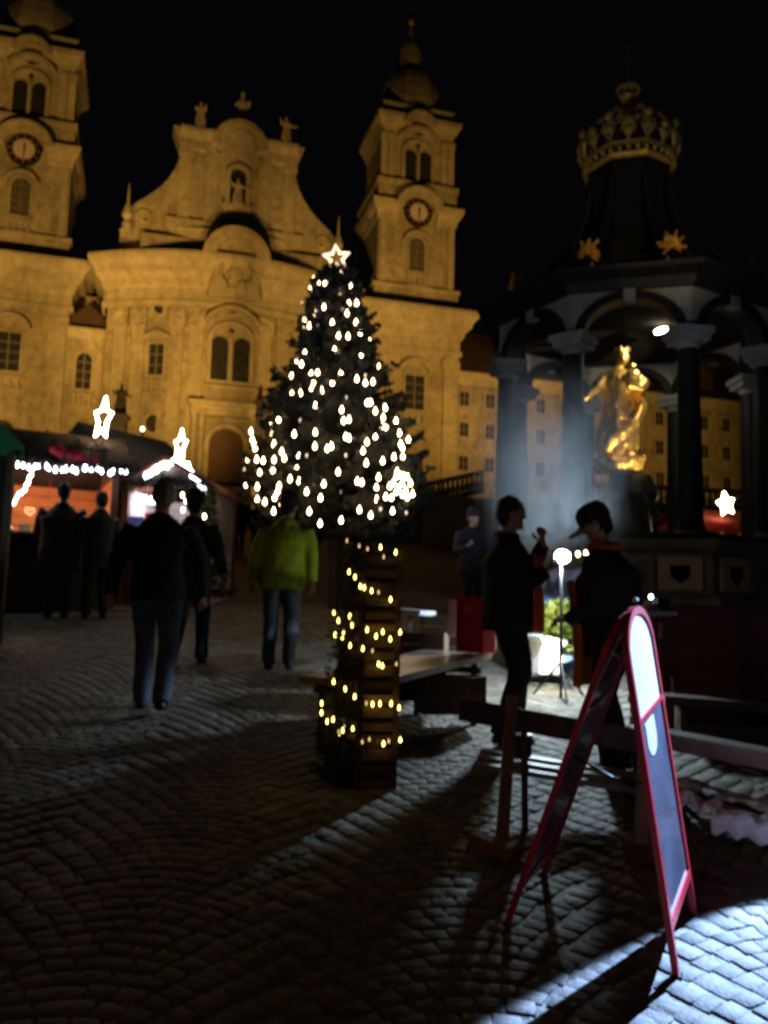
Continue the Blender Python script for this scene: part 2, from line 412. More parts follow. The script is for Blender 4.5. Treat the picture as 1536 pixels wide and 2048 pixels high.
# blocks under the towers
for sg in (-1, 1):
    a, b = (11.8, 19.9); x0, x1 = (a, b) if sg > 0 else (-b, -a)
    m = CB(); m.b3(x0, x1, 0, 12, 4, 26.4); wl = m.build('wall', STONE, church)
    pl = [(x0, 6), (x0, 0), (x1, 0), (x1, 6)]
    m = CB(); m.sweep(pl, ENT); m.build('cornice', STONE2, church)
    for px in (x0 + .75, x1 - .75):
        m = CB(); m.b3(px - .65, px + .65, -.16, .02, 7, 22.5); m.b3(px - .8, px + .8, -.28, .02, 21.3, 22.1); m.b3(px - .8, px + .8, -.28, .02, 9, 9.8); m.build('pilaster', STONE2, church)
    cwin(church, sg * 15.95, 0, 17.5, 20.5, .85, 'rect', (2, 4), hood='arc', rail=True)
    cwin(church, sg * 15.95, 0, 11.0, 13.8, .9, 'arch', (2, 3))
# curved centre
def cy(s): return -5.0 + 0.035 * s * s
SS = [-9.0 + i * 0.75 for i in range(25)]
plan = [(-9.0, 2.0)] + [(s, cy(s)) for s in SS] + [(9.0, 2.0)]
m = CB(); m.sweep(plan, [(0, 6), (0, 26.4)]); 
m.add([(p[0], p[1], 26.38) for p in plan], [tuple(range(len(plan)))])
m.build('curved_wall', STONE, church)
pl2 = [(-9.2, 2.0)] + [(s * 9.2 / 9, cy(s) - .03) for s in SS] + [(9.2, 2.0)]
def break_arch(): pass
m = CB(); m.sweep(pl2, ENT); m.build('curved_cornice', STONE2, church)
# semicircular pediment with a carved coat of arms
m = CB(); m.arch(0, 26.0, 1.55, 2.05, -6.3, -4.4); m.arch(0, 26.0, 2.05, 2.5, -6.5, -4.4); m.prism([(1.56 * cos(R(a)), 26.0 + 1.56 * sin(R(a))) for a in range(0, 181, 12)] + [(-1.9, 23.2), (1.9, 23.2)], -5.9, -4.5)
ped = m.build('pediment', STONE2, church)
m = CB()
for i in range(46):
    a = random.uniform(0, 2 * pi); r = random.uniform(0.3, 1.25); m.ell((r * cos(a), -5.95, 25.1 + 1.2 * r * sin(a)), (random.uniform(.12, .26),) * 3, 6, 5)
m.ell((0, -5.95, 25.1), (.55, .25, .75), 12, 8)
for sx in (-1, 1): m.tube([(sx * .6, -6.1, 24.0), (sx * 1.1, -6.15, 24.6), (sx * 1.0, -6.15, 25.6), (sx * .5, -6.1, 26.3)], .14, 6)
m.build('coat_of_arms', STONE2, ped)
def on(s): return cy(s) - 0.02, math.atan(0.07 * s)
for s in (-7.9, -6.6, -3.9, -2.5, 2.5, 3.9, 6.6, 7.9):
    y, an = on(s); m = CB(); m.M = ZC @ Matrix.Translation((s, y, 0)) @ Matrix.Rotation(an, 4, 'Z')
    m.b3(-.5, .5, -.2, .1, 9.5, 22.5); m.b3(-.62, .62, -.34, .1, 20.9, 22.2); m.b3(-.55, .55, -.27, .1, 21.9, 22.4); m.b3(-.65, .65, -.36, .1, 9, 9.9)
    pi_ = m.build('pilaster', STONE2, church)
    m = CB(); m.M = ZC @ Matrix.Translation((s, y, 0)) @ Matrix.Rotation(an, 4, 'Z')
    for k in range(10): m.ell((random.uniform(-.5, .5), -.38, random.uniform(20.95, 22.1)), (.14, .12, .2), 6, 4)
    tag(m.build('capital', STONE2, pi_), kind='stuff')
roundwin(church, 0, cy(0) - .02, 22.9, .78, .68)
for i in (0, 1):
    pass
def biforate(parent, s, y, z0, z1, hw, gap, glass, deep=True):
    wo = None
    f = CB(); f.M = ZC @ Matrix.Translation((s, y, 0)); W = hw * 2 + gap
    f.b3(-W - .3, -W, -.22, .05, z0, z1 - .2); f.b3(W, W + .3, -.22, .05, z0, z1 - .2); f.b3(-gap, gap, -.2, .05, z0, z1)
    f.arch(0, z1 - .35, W, W + .32, -.24, .05, 0, 180, sz=.9); f.arch(0, z1 + .05, W + .55, W + .85, -.6, .05, 25, 155, sz=1.0)
    f.b3(-W - .35, W + .35, -.34, .05, z0 - .2, z0)
    wo = f.build('twin_window', STONE2, parent)
    for sx in (-1, 1):
        g = CB(); g.M = ZC @ Matrix.Translation((s + sx * (gap + hw), y, 0)); zt = z1 - hw
        g.prism([(-hw, z0), (hw, z0)] + [(hw * cos(R(a)), zt + hw * sin(R(a))) for a in range(0, 181, 20)], -.05, .04); g.build('pane', glass, wo)
    g = CB(); g.M = ZC @ Matrix.Translation((s, y, 0)); g.ell((0, -.08, z1 + .45), (.2, .08, .2), 8, 6); g.build('round_light', glass, wo)
    g = CB(); g.M = ZC @ Matrix.Translation((s, y, 0)); g.tube([(0, -.28, z0), (0, -.28, z1 - .3)], .11, 8); g.build('mullion', WFRAMEP, wo)
    return wo
bw = biforate(church, 0, cy(0) - .04, 17.0, 20.4, .62, .17, PANE)
m = CB(); m.b3(-1.8, 1.8, -5.55, -5.1, 15.35, 15.6); m.b3(-1.8, 1.8, -5.5, -5.15, 16.45, 16.62)
for i in range(15): x = -1.65 + i * 3.3 / 14; m.b3(x - .06, x + .06, -5.42, -5.25, 15.6, 16.45)
m.build('window_balustrade', STONE2, church)
for sg in (-1, 1):
    s = sg * 5.25; y, an = on(s)
    roundwin(church, s, y, 22.3, .42, .42)
    cwin(church, s, y, 17.2, 19.6, .55, 'rect', (2, 3), hood='tri', rail=True, ang=an)
    roundwin(church, s, y, 13.6, .5, .68, 'oval_window')
# portal
m = CB(); m.b3(-2.7, 2.7, -5.75, -4.5, 14.3, 15.2); m.b3(-2.9, 2.9, -6.0, -4.5, 15.0, 15.3)
for x in (-2.4, -1.85, 1.85, 2.4): m.tube([(x, -5.45, 9), (x, -5.45, 14.3)], .22, 10)
m.arch(0, 12.2, 1.25, 1.6, -5.4, -4.6); m.b3(-1.6, -1.25, -5.4, -4.6, 8.6, 12.2); m.b3(1.25, 1.6, -5.4, -4.6, 8.6, 12.2)
po = m.build('portal', STONE2, church)
for sx in (-1, 1):
    m = CB(); m.prism([(0, 8.6), (sx * 1.25, 8.6)] + [(sx * 1.25 * cos(R(a)), 12.2 + 1.25 * sin(R(a))) for a in range(0, 91, 15)], -5.08, -4.9)
    dl = m.build('door_leaf', OAK, po)
m = CB(); m.b3(-1.4, 1.4, -5.3, -5.0, 15.5, 15.52); 
# recessed links between the centre and the tower blocks
for sg in (-1, 1):
    x0, x1 = (9.0, 11.8) if sg > 0 else (-11.8, -9.0)
    m = CB(); m.b3(x0, x1, -1.0, 2.5, 5, 20.8); m.build('link_wall', STONE, church)
    m = CB(); m.b3(x0, x1, 2.6, 6, 20.7, 24.9); m.build('clerestory', STONE, church)
    m = CB(); m.sweep([(x0, -1.0), (x1, -1.0)], [(0, 20.3), (.35, 20.6), (.5, 20.9), (.5, 21.05), (0, 21.1)]); m.build('link_cornice', STONE2, church)
    m = CB(); m.prism([(x0, 21.0), (x1, 21.0), (x1, 22.0), ((x0 + x1) / 2, 23.2), (x0, 22.0)], -.6, 2.5); m.build('link_roof', ROOF, church)
    cwin(church, sg * 10.45, -1.0, 16.4, 19.2, .55, 'arch', (2, 4), rail=True)
    cwin(church, sg * 10.45, -1.0, 11.5, 13.8, .5, 'arch', (2, 3))
# attic balustrade
def bal_arc(s0, s1, z0, z1, dy, posts=(), nb=None):
    m = CB(); L = s1 - s0; k = max(2, int(L / .6)); pts = [(s0 + L * i / k, cy(s0 + L * i / k) + dy) for i in range(k + 1)]
    m.sweep(pts, [(0, z0), (.22, z0), (.22, z0 + .22), (0, z0 + .22)]); m.sweep(pts, [(-.02, z1 - .2), (.26, z1 - .16), (.26, z1), (-.02, z1)])
    return m, pts
for (s0, s1, solid) in ((-8.4, -7.2, 1), (-7.2, -5.0, 0), (-5.0, -2.6, 1), (2.6, 5.0, 1), (5.0, 7.2, 0), (7.2, 8.4, 1), (-2.6, 2.6, 1)):
    m, pts = bal_arc(s0, s1, 27.2, 28.75, .35)
    if solid: m.sweep(pts, [(0, 27.2), (.16, 27.2), (.16, 28.6), (0, 28.6)])
    else:
        n = 9
        for i in range(n):
            s = s0 + (s1 - s0) * (i + .5) / n; m.box((s, cy(s) + .25, 27.98), (.11, .14, 1.2))
    m.build('attic_parapet', STONE2, church)
# gable
def gab_outline(grow=0):
    pts = []
    for t in [i / 14 for i in range(15)]:
        # concave sweep from the foot to the shoulder
        a = t * pi / 2; x = 7.5 - (7.5 - 4.35) * sin(a) ** .9; z = 30.1 + (35.6 - 30.1) * (1 - cos(a)) ** .95
        pts.append((x + grow, z))
    return pts
before_gable = set(bpy.data.objects)
outline = [(7.9, 28.2), (7.95, 29.6), (7.8, 30.25), (7.35, 30.75), (6.8, 31.2), (6.2, 31.75), (5.65, 32.35), (5.15, 33.05), (4.75, 33.85), (4.5, 34.7), (4.4, 35.4), (4.4, 36.0)]
poly = outline + [(-x, z) for x, z in reversed(outline)]
m = CB(); m.prism(poly, -2.5, -1.4); m.prism([(-6.9, 26.3), (6.9, 26.3), (6.9, 28.25), (-6.9, 28.25)], -3.1, -1.3); gb = m.build('gable', STONE, church)
TOPC = [(0, 35.5), (.15, 35.6), (.2, 36.0), (.55, 36.5), (.75, 36.8), (.75, 37.1), (0, 37.2)]
for sx in (-1, 1):
    a0, a1 = (1.75, 4.5) if sx > 0 else (-4.5, -1.75)
    m = CB(); m.sweep([(a0, -2.5), (a1, -2.5)] if sx < 0 else [(a0, -2.5), (a1, -2.5)], TOPC); m.prism([(a0, 35.6), (a1, 35.6), (a1 + (.55 if sx > 0 else 0), 37.1), (a0 - (.55 if sx < 0 else 0), 37.1)], -2.9, -1.3)
    m.build('gable_cornice', STONE2, church)
m = CB(); m.arch(0, 36.1, 1.25, 1.75, -3.1, -1.4, sz=1.05); m.arch(0, 36.1, 1.75, 2.1, -3.35, -1.4, sz=1.05); m.arch(0, 36.1, 0.0, 1.24, -2.55, -1.4, sz=1.05); m.b3(-2.0, 2.0, -2.56, -1.4, 35.0, 36.1); m.build('gable_arch', STONE2, church)
for s in (-4.0, -2.0, 2.0, 4.0):
    wd = .42; m = CB(); m.b3(s - wd, s + wd, -2.7, -2.4, 30.0, 35.5); m.b3(s - wd - .12, s + wd + .12, -2.78, -2.4, 35.0, 35.55); m.build('gable_pilaster', STONE2, church)
m = CB(); m.b3(-5.2, 5.2, -2.85, -2.4, 29.2, 29.9); m.build('gable_band', STONE2, church)
for sx in (-1, 1):
    m = CB(); m.tube([(sx * (6.75 + .55 * cos(t) * (1 - t / 11)), -2.62, 29.6 + .6 * sin(t) * (1 - t / 11)) for t in [i * .6 for i in range(15)]], .13, 6); m.build('volute', STONE2, church)
    m = CB(); m.lathe((sx * 7.95, -3.0, 0), [(.35, 28.3), (.35, 28.8), (.15, 28.95), (.42, 29.4), (.3, 29.9), (.1, 30.4), (.06, 31.3), (.02, 31.9)], 10); m.build('urn', STONE2, church)
nic = CB(); nic.b3(-.95, -.6, -2.85, -2.4, 31.6, 34.0); nic.b3(.6, .95, -2.85, -2.4, 31.6, 34.0); nic.arch(0, 34.0, .6, .95, -2.85, -2.4); nic.b3(-1.15, 1.15, -2.95, -2.4, 31.35, 31.6)
for i in range(6): nic.b3(-.85 + i * .34 - .07, -.85 + i * .34 + .07, -2.85, -2.65, 30.3, 31.2)
nic.b3(-1.1, 1.1, -2.95, -2.4, 31.15, 31.3); nic.b3(-1.1, 1.1, -2.95, -2.4, 30.05, 30.25)
no_ = nic.build('niche', STONE2, church)
m = CB(); m.prism([(-.6, 31.6), (.6, 31.6)] + [(.6 * cos(R(a)), 34 + .6 * sin(R(a))) for a in range(0, 181, 20)], -2.56, -2.45); m.build('niche_hollow', VOID, no_)
for o in set(bpy.data.objects) - before_gable:
    if o.parent == church: o.location = (0, -1.5, -.45)
# towers
def tower(sg):
    c = sg * 16.05; d0 = 3.7
    t = CB(); t.b3(c - 3.5, c + 3.5, .6, 7.6, 28.2, 35.4); t.b3(c - 3.8, c + 3.8, .3, 7.9, 26.9, 28.4); t.b3(c - 4.1, c + 4.1, 0.0, 8.2, 26.3, 26.95)
    t.b3(c - 3.6, c + 3.6, .5, 7.7, 36.0, 38.0); t.b3(c - 3.05, c + 3.05, .95, 7.25, 38.0, 43.4)
    tw = t.build('tower', STONE, church)
    m = CB(); m.b3(c - 3.75, c + 3.75, .38, 7.8, 37.6, 38.05); m.build('string_course', STONE2, tw); m = CB(); m.b3(c - 3.95, c + 3.95, .2, 8.0, 28.2, 28.5); m.build('string_course', STONE2, tw)
    sq = lambda h, y0=.6: [(c - h, 4.1 + h), (c - h, 4.1 - h), (c + h, 4.1 - h), (c + h, 4.1 + h)]
    def csweep(h, prof):
        mm = CB()
        # front broken round the arch
        gapw = 1.75 if h > 3.3 else 1.05
        mm.sweep([(c + h, 4.1 - h + .01)[:2]] and [(c - h, 4.1 + h), (c - h, 4.1 - h), (c - gapw, 4.1 - h)], prof)
        mm.sweep([(c + gapw, 4.1 - h), (c + h, 4.1 - h), (c + h, 4.1 + h), (c - h, 4.1 + h)], prof); return mm
    CO = [(0, 34.4), (.12, 34.45), (.2, 34.9), (.5, 35.3), (.62, 35.6), (.68, 35.95), (0, 36.1)]
    m = csweep(3.5, CO); m.arch(c, 35.15, 1.45, 1.95, -.15, 1.0, 10, 170); m.arch(c, 35.15, 1.95, 2.2, -.35, 1.0, 12, 168); m.build('clock_cornice', STONE2, tw)
    CO2 = [(0, 42.5), (.1, 42.6), (.2, 43.0), (.5, 43.4), (.75, 43.7), (.8, 44.1), (0, 44.3)]
    m = csweep(3.1, CO2); m.arch(c, 43.1, .85, 1.25, .2, 1.2, 8, 172); m.arch(c, 43.1, 1.25, 1.5, 0, 1.2, 10, 170); m.build('top_cornice', STONE2, tw)
    # clock
    m = CB(); m.prism([(c + 1.25 * cos(a * pi / 12), 35.2 + 1.25 * sin(a * pi / 12)) for a in range(24)], .25, .62); ck = m.build('clock', mat('clock_ring', (0.02, 0.015, 0.012), .5, var=.1, bump=0), tw)
    m = CB(); m.prism([(c + .80 * cos(a * pi / 12), 35.2 + .80 * sin(a * pi / 12)) for a in range(24)], .2, .3); m.build('clock_face', CLK, ck)
    m = CB(); m.box((c + .02, .15, 35.0), (.09, .05, 1.15)); m.box((c + .06, .13, 35.35), (.11, .05, .6)); m.build('clock_hands', OAK, ck)
    m = CB()
    for k in range(12): a = k * pi / 6; m.box((c + 1.02 * cos(a), .22, 35.2 + 1.02 * sin(a)), (.2, .05, .06), ry=-a)
    tag(m.build('hour_marks', GOLDD, ck), kind='stuff')
    roundwin(tw, c, .98, 43.1, .55, .5, 'oculus', VOID)
    m = CB(); 
    for sx in (-1, 1): m.ell((c + sx * .2, .85, 43.1), (.13, .05, .28), 6, 5)
    m.build('oculus_tracery', WFRAMEP, tw)
    cwin(tw, c, .6, 29.9, 33.0, .7, 'arch', (2, 5), hood='arc', rail=True, glass=mat('tower_glass', (.10, .09, .07), .4, var=.2, bump=0))
    biforate(tw, c, .95, 38.15, 41.2, .52, .16, VOID)
    for x in (c - 3.1, c - 2.45, c + 2.45, c + 3.1):
        for z0, z1, yy in ((38.0, 42.5, .78),):
            m = CB(); m.b3(x - .28, x + .28, yy, yy + .35, z0, z1); m.b3(x - .36, x + .36, yy - .06, yy + .35, z1 - .5, z1 - .1); m.build('belfry_pilaster', STONE2, tw)
    for xx in (-3.35, 2.85): m = CB(); m.b3(c + xx, c + xx + .5, .42, .7, 28.5, 34.4); m.build('corner_strip', STONE2, tw)
    # dome
    m = CB(); m.sweep([(c - 2.9, 7.0), (c - 2.9, 1.2), (c - 1.0, 1.2)], [(0, 44.4), (.1, 44.9), (.45, 45.35), (0, 45.5)]); m.sweep([(c + 1.0, 1.2), (c + 2.9, 1.2), (c + 2.9, 7.0)], [(0, 44.4), (.1, 44.9), (.45, 45.35), (0, 45.5)]); m.build('dome_rim', PALEST, tw)
    prof = [(3.1, 44.2), (3.2, 45.6), (3.2, 46.6), (3.05, 47.6), (2.75, 48.6), (2.3, 49.5), (1.7, 50.2), (1.15, 50.7), (1.1, 52.6), (.9, 53.2), (.3, 54.2), (.12, 55.4)]
    m = CB(); k = 1.0; m.lathe((c, 4.1, 0), [(r * k, z) for r, z in prof], 8, a0=pi / 8); dm = m.build('dome', COPPER, tw)
    m = CB(); m.tube([(c, 4.1, 55.2), (c, 4.1, 57.0)], .07, 6); m.build('finial_rod', IRON, tw)
    m = CB(); m.ell((c, 4.1, 55.8), (.38, .38, .38), 12, 8); m.b3(c - .05, c + .05, 4.05, 4.15, 56.2, 57.8); m.b3(c - .4, c + .4, 4.05, 4.15, 57.1, 57.2); m.build('gilded_ball', GOLD, tw)
for sg in (-1, 1): tower(sg)
# nave and wings
m = CB(); m.b3(-9, 9, 2.6, 55, 5, 25.0); m.build('nave_wall', STONE, church)
m = CB(); m.add([(-9.4, 6, 25), (9.4, 6, 25), (9.4, 55, 25), (-9.4, 55, 25), (0, 6, 31.5), (0, 55, 31.5)], [(0, 1, 4), (2, 3, 5), (1, 2, 5, 4), (3, 0, 4, 5)]); m.build('nave_roof', ROOF, church)
for sg, nm in ((1, 'right'), (-1, 'left')):
    lab = ('long three storey monastery wing with small dark windows behind the domed pavilion' if sg > 0 else 'monastery wing beyond the tower at the very edge of the picture')
    wg = empty('monastery_wing', CH, PSI, lab, 'building')
    x0, x1 = (19.92, 66) if sg > 0 else (-66, -19.92)
    m = CB(); m.b3(x0, x1, 1.0, 13, 3, 20.9); m.build('wall', STONE, wg)
    m = CB(); m.sweep([(x0, 1.0), (x1, 1.0)], [(0, 20.5), (.3, 20.9), (.55, 21.3), (.55, 21.5), (0, 21.6)]); m.build('cornice', STONE2, wg)
    m = CB(); m.add([(x0, .4, 21.5), (x1, .4, 21.5), (x1, 13.4, 21.5), (x0, 13.4, 21.5), (x0, 6.5, 27.2), (x1, 6.5, 27.2)], [(0, 1, 5, 4), (2, 3, 4, 5), (0, 4, 3), (1, 2, 5)]); rf = m.build('roof', ROOF, wg)
    for i in range(4):
        x = x0 + 6 + i * 10; m = CB(); m.b3(x - .7, x + .7, 1.6, 3.6, 22.5, 24.2); m.prism([(x - .9, 24.2), (x + .9, 24.2), (x, 25.0)], 1.5, 4.2); m.build('dormer', ROOF, rf)
    if sg > 0:
        for i in range(16):
            s = 20.85 + i * 2.42
            for z in (19.2, 16.45, 13.5):
                cwin(wg, s, 1.0, z - .66, z + .62, .42, 'rect', (2, 2), glass=PANE)
# church terrace and steps
tr = empty('church_steps', CH, PSI, 'dim stone steps climbing to the abbey portal behind the christmas tree', 'steps')
for i in range(10):
    m = CB(); m.b3(-9 - (9 - i) * .35, 9 + (9 - i) * .35, -14 + i * .5, -4.0, 5.2 + i * .34, 5.2 + (i + 1) * .34); m.build('step', PLINTH, tr)
for sg in (-1, 1):
    m = CB(); m.b3(sg * 9.0, sg * 24, -9.0, 0.5, 4, 8.4); t_ = m.build('terrace_wall', PLINTH); t_.matrix_world = Matrix.Translation(CH) @ Matrix.Rotation(PSI, 4, 'Z')
    tag(t_, kind='structure'); 

# robed stone or gilded figure
def robed(name, m, h, loc, rz, label, cat='statue', parent=None, arms=((.42, .12, .62), (-.30, .2, .70)), voxel=None, crown=False, seed=1, group=None, halo=False):
    mb = MB(); rr = random.Random(seed); H = h
    mb.lathe((0, 0, 0), [(.20 * H, 0), (.19 * H, .05 * H), (.16 * H, .25 * H), (.13 * H, .45 * H), (.115 * H, .58 * H), (.125 * H, .70 * H), (.12 * H, .78 * H), (.05 * H, .83 * H), (.045 * H, .86 * H)], 16, sy=.72)
    for i in range(11):
        a = rr.uniform(0, 2 * pi); z1 = rr.uniform(.45, .74) * H; tw = rr.uniform(-.9, .9)
        mb.tube([(.115 * H * cos(a), .09 * H * sin(a), z1), (.14 * H * cos(a + tw * .5), .105 * H * sin(a + tw * .5), z1 * .55), (.19 * H * cos(a + tw), .14 * H * sin(a + tw), .02 * H)], [.018 * H, .026 * H, .034 * H], 6)
    mb.ell((0, -.01 * H, .915 * H), (.052 * H, .058 * H, .07 * H), 12, 9)
    mb.ell((0, -.065 * H, .905 * H), (.01 * H, .014 * H, .016 * H), 6, 5)
    for k, (ax, ay, az) in enumerate(arms):
        sx = 1 if ax > 0 else -1
        mb.tube([(sx * .10 * H, 0, .77 * H), (sx * .17 * H, -.03 * H, .66 * H), (ax * H * .75, -ay * H, az * H), (ax * H, -ay * H * 1.1, az * H + .03 * H)], [.05 * H, .045 * H, .03 * H, .018 * H], 8)
    if crown:
        mb.lathe((0, 0, 0), [(.055 * H, .95 * H), (.07 * H, 1.02 * H), (.05 * H, 1.0 * H)], 10)
    o = remesh(mb, name, m, parent, voxel or h * .012, wr=h * .008, wsc=7 / h * 1.6, smooth_it=1)
    o.location = loc; o.rotation_euler = (0, 0, rz)
    if not parent: tag(o, label, cat, group)
    return o
def chw(s, y, z): return Matrix.Translation(CH) @ Matrix.Rotation(PSI, 4, 'Z') @ Vector((s, y, z - CH.z))
robed('gable_statue', STONE2, 3.0, chw(.1, -3.5, 37.75), PSI, 'tall crowned stone statue on the middle of the abbey gable', crown=True, arms=((.20, .14, .72), (-.21, .10, .60)), seed=2)
m = MB(); m.lathe((0, 0, 0), [(.75, 0), (.6, .2), (.6, .7), (.7, .8), (.7, .9)], 10); pd = m.build('statue_pedestal', STONE2); pd.location = chw(.1, -3.5, 36.85); tag(pd, 'small round stone block under the tall middle statue of the gable', 'pedestal')
robed('gable_statue', STONE2, 2.2, chw(-3.1, -4.3, 36.8), PSI, 'shorter stone statue with raised arms on the shoulder of the gable towards the nearer tower', arms=((.2, .1, .84), (-.2, .1, .70)), seed=3)
robed('gable_statue', STONE2, 2.2, chw(3.5, -4.3, 36.8), PSI, 'shorter stone statue with one arm stretched out on the gable shoulder towards the farther tower', arms=((.42, .1, .62), (-.25, .1, .8)), seed=4)
robed('niche_statue', STONE2, 2.1, chw(0, -4.3, 31.2), PSI, 'stone saint standing in the arched niche of the abbey gable', seed=5)

# floodlights in front of the church
def flood(s, y, power, aim, z=None, size=70, label='', col=(1.0, 0.53, 0.10)):
    p = chw(s, y, 0); p.z = gz(p.y) + .5
    e = empty('floodlight', (p.x, p.y, p.z - .5), PSI, label, 'floodlight')
    m = MB(); m.b3(-.05, .05, -.05, .05, 0, .35); m.b3(-.35, .35, -.04, .04, .3, .36); m.build('bracket', IRON, e)
    m = MB(); m.box((0, -.05, .55), (.6, .3, .4), rx=R(35)); m.build('housing', IRON, e)
    ld = bpy.data.lights.new('floodlight_lamp', 'SPOT'); ld.energy = power; ld.color = col; ld.spot_size = R(size); ld.spot_blend = .8; ld.shadow_soft_size = .35
    lo = bpy.data.objects.new('floodlight_lamp', ld); COL.objects.link(lo); lo.location = (p.x, p.y, p.z + .35)
    lo.rotation_euler = (Vector(chw(*aim)) - lo.location).to_track_quat('-Z', 'Y').to_euler()
FL = 0.56
flood(-18.5, -29, 60000 * FL, (-18.5, 0, 24), size=58, label='floodlight on the square aimed at the tower cut by the picture edge')
flood(-5.5, -30, 35000 * FL, (-6, 0, 25), size=56, label='floodlight on the square aimed at the curved abbey front beside the nearer tower')
flood(-0.5, -30, 33000 * FL, (2.5, 0, 25), size=56, label='floodlight on the square aimed at the gable and portal')
flood(19, -29, 46000 * FL, (18.5, 0, 25), size=54, label='floodlight on the square aimed at the farther tower')
flood(36, -26, 18000 * FL, (32, 0, 16), size=80, label='floodlight on the square aimed at the monastery wing')

# retaining wall and balustrades beyond the pavilion
def at_m(px, py, Y): return at(px, py, Y)
def wall_px(name, pts, Y, zb, th, m, label, cat):
    mb = MB(); P = [at(px, py, Y) for px, py in pts]
    for a, b in zip(P, P[1:]):
        mb.add([(a.x, Y, zb), (b.x, Y, zb), (b.x, Y + th, zb), (a.x, Y + th, zb), (a.x, Y, a.z), (b.x, Y, b.z), (b.x, Y + th, b.z), (a.x, Y + th, a.z)],
               [(0,3,2,1),(4,5,6,7),(0,1,5,4),(1,2,6,5),(2,3,7,6),(3,0,4,7)])
    o = mb.build(name, m); tag(o, label, cat); return o
wall_px('retaining_wall', [(846, 984), (976, 998), (1700, 1060)], 33.0, 1.5, .5, mat('pinkish_render', (.30, .21, .17), .9, var=.2, scale=1.0, bump=.4), 'low plastered wall standing beside the lit tree under the stair balustrade', 'wall')
def balust(pts, Y, h, n, label):
    P = [at(px, py, Y) for px, py in pts]; e = empty('stair_balustrade', (P[0].x, Y, P[0].z - h), 0, label, 'balustrade')
    L0 = Vector(e.location)
    m = MB(); m.beam(P[0] - L0, P[1] - L0, .30, .16); m.build('handrail', STONE2, e)
    m = MB(); m.beam(P[0] - L0 - Vector((0, 0, h)), P[1] - L0 - Vector((0, 0, h)), .32, .2); m.add([], []); m.build('base_rail', PLINTH, e)
    pr = MB(); pr.lathe((0, 0, 0), [(.09, 0), (.06, .1), (.13, h * .35), (.06, h * .7), (.09, h)], 8); me = None
    for i in range(n):
        q = P[0].lerp(P[1], (i + .5) / n) - L0 - Vector((0, 0, h))
        if me is None: o = pr.build('baluster', STONE2, e); me = o.data; o.location = q
        else: link(me, 'baluster', e, q)
balust([(834, 972), (968, 944)], 37.0, .80, 14, 'stone balustrade of the rising stair between the lit tree and the pavilion')
balust([(1180, 968), (1500, 985)], 37.0, .75, 26, 'dim stone balustrade seen between the pavilion columns behind the golden figure')
m = MB(); m.b3(-0.2, 14, 37.2, 44, 2.0, at(900, 1000, 37).z); o = m.build('stair_terrace', PLINTH); tag(o, kind='structure')

# dark statues on tall plinths
for px, pyt, pyb, Y, lab, sd in ((240, 768, 830, 42.0, 'black statue of a robed figure on a tall plinth silhouetted behind the market huts', 11), (520, 768, 800, 44.0, 'small dark figure on a plinth silhouetted beside the christmas tree', 12)):
    a = at(px, pyt, Y); b = at(px, pyb, Y); h = a.z - b.z
    robed('plaza_statue', BLACKM, h * 1.02, (b.x, Y, b.z), 0.3, lab, arms=((.36, .15, .55), (-.30, .2, .66)), seed=sd)
    m = MB(); g0 = gz(Y); H_ = b.z - g0
    m.box((0, 0, H_ - .12), (h * .55, h * .5, .24)); m.box((0, 0, H_ / 2), (h * .42, h * .4, H_ - .1)); m.box((0, 0, .35), (h * .6, h * .55, .7))
    o = m.build('statue_plinth', BLACKM); o.location = (b.x, Y, g0); tag(o, 'dark stone plinth under the ' + ('robed statue behind the huts' if px == 240 else 'small figure beside the christmas tree'), 'plinth')


# ================================================================== THE DOMED PAVILION (FOUNTAIN)
PY = 17.3
pc = at(1262, 1088, PY); FZ = at(1262, 1085, PY - 2.4).z       # floor level
PGR = gz(PY)
pav = empty('fountain_pavilion', (pc.x, PY, PGR - .3), 0, 'dark octagonal domed pavilion on eight black columns topped by a gilded openwork crown', 'pavilion')
P0 = Vector((pc.x, PY, PGR - .3)); VA = atan2(pc.x, PY)          # azimuth of the sight line
PM = Matrix.Translation((0, 0, 0)) @ Matrix.Rotation(-VA, 4, 'Z') @ Matrix.Translation((0, 0, -P0.z))
def PB(): return MB(PM)
def octo(r): return [(r * cos(R(-90 - 22.5 - 45 * i)), r * sin(R(-90 - 22.5 - 45 * i))) for i in range(8)][::-1]
zc = at(1262, 702, PY - 2.3).z        # capital underside
za = at(1262, 668, PY - 2.3).z        # top of the capital
zt_ = at(1262, 566, PY - 2.75).z      # underside of the cornice
zr = at(1262, 520, PY - 2.95).z       # top of the cornice
m = PB(); m.sweep(octo(3.3), [(-3.2, FZ - 1.1), (.18, FZ - 1.1), (.18, FZ - .95), (0, FZ - .9), (0, FZ - .22), (.10, FZ - .18), (.16, FZ - .05), (.16, FZ), (-3.2, FZ)], True); m.build('plinth', PLINTH, pav)
m = PB(); m.sweep(octo(3.7), [(-3.5, PGR - 1.2), (.25, PGR - 1.2), (.25, FZ - 1.3), (0, FZ - 1.28), (0, FZ - 1.1), (-3.5, FZ - 1.1)], True); m.build('step', PLINTH, pav)
m = PB(); m.sweep(octo(3.25), [(-.4, FZ), (.20, FZ + .01), (.22, FZ + .09), (-.4, FZ + .10)], True); m.build('plinth_cornice', BLACKM, pav)
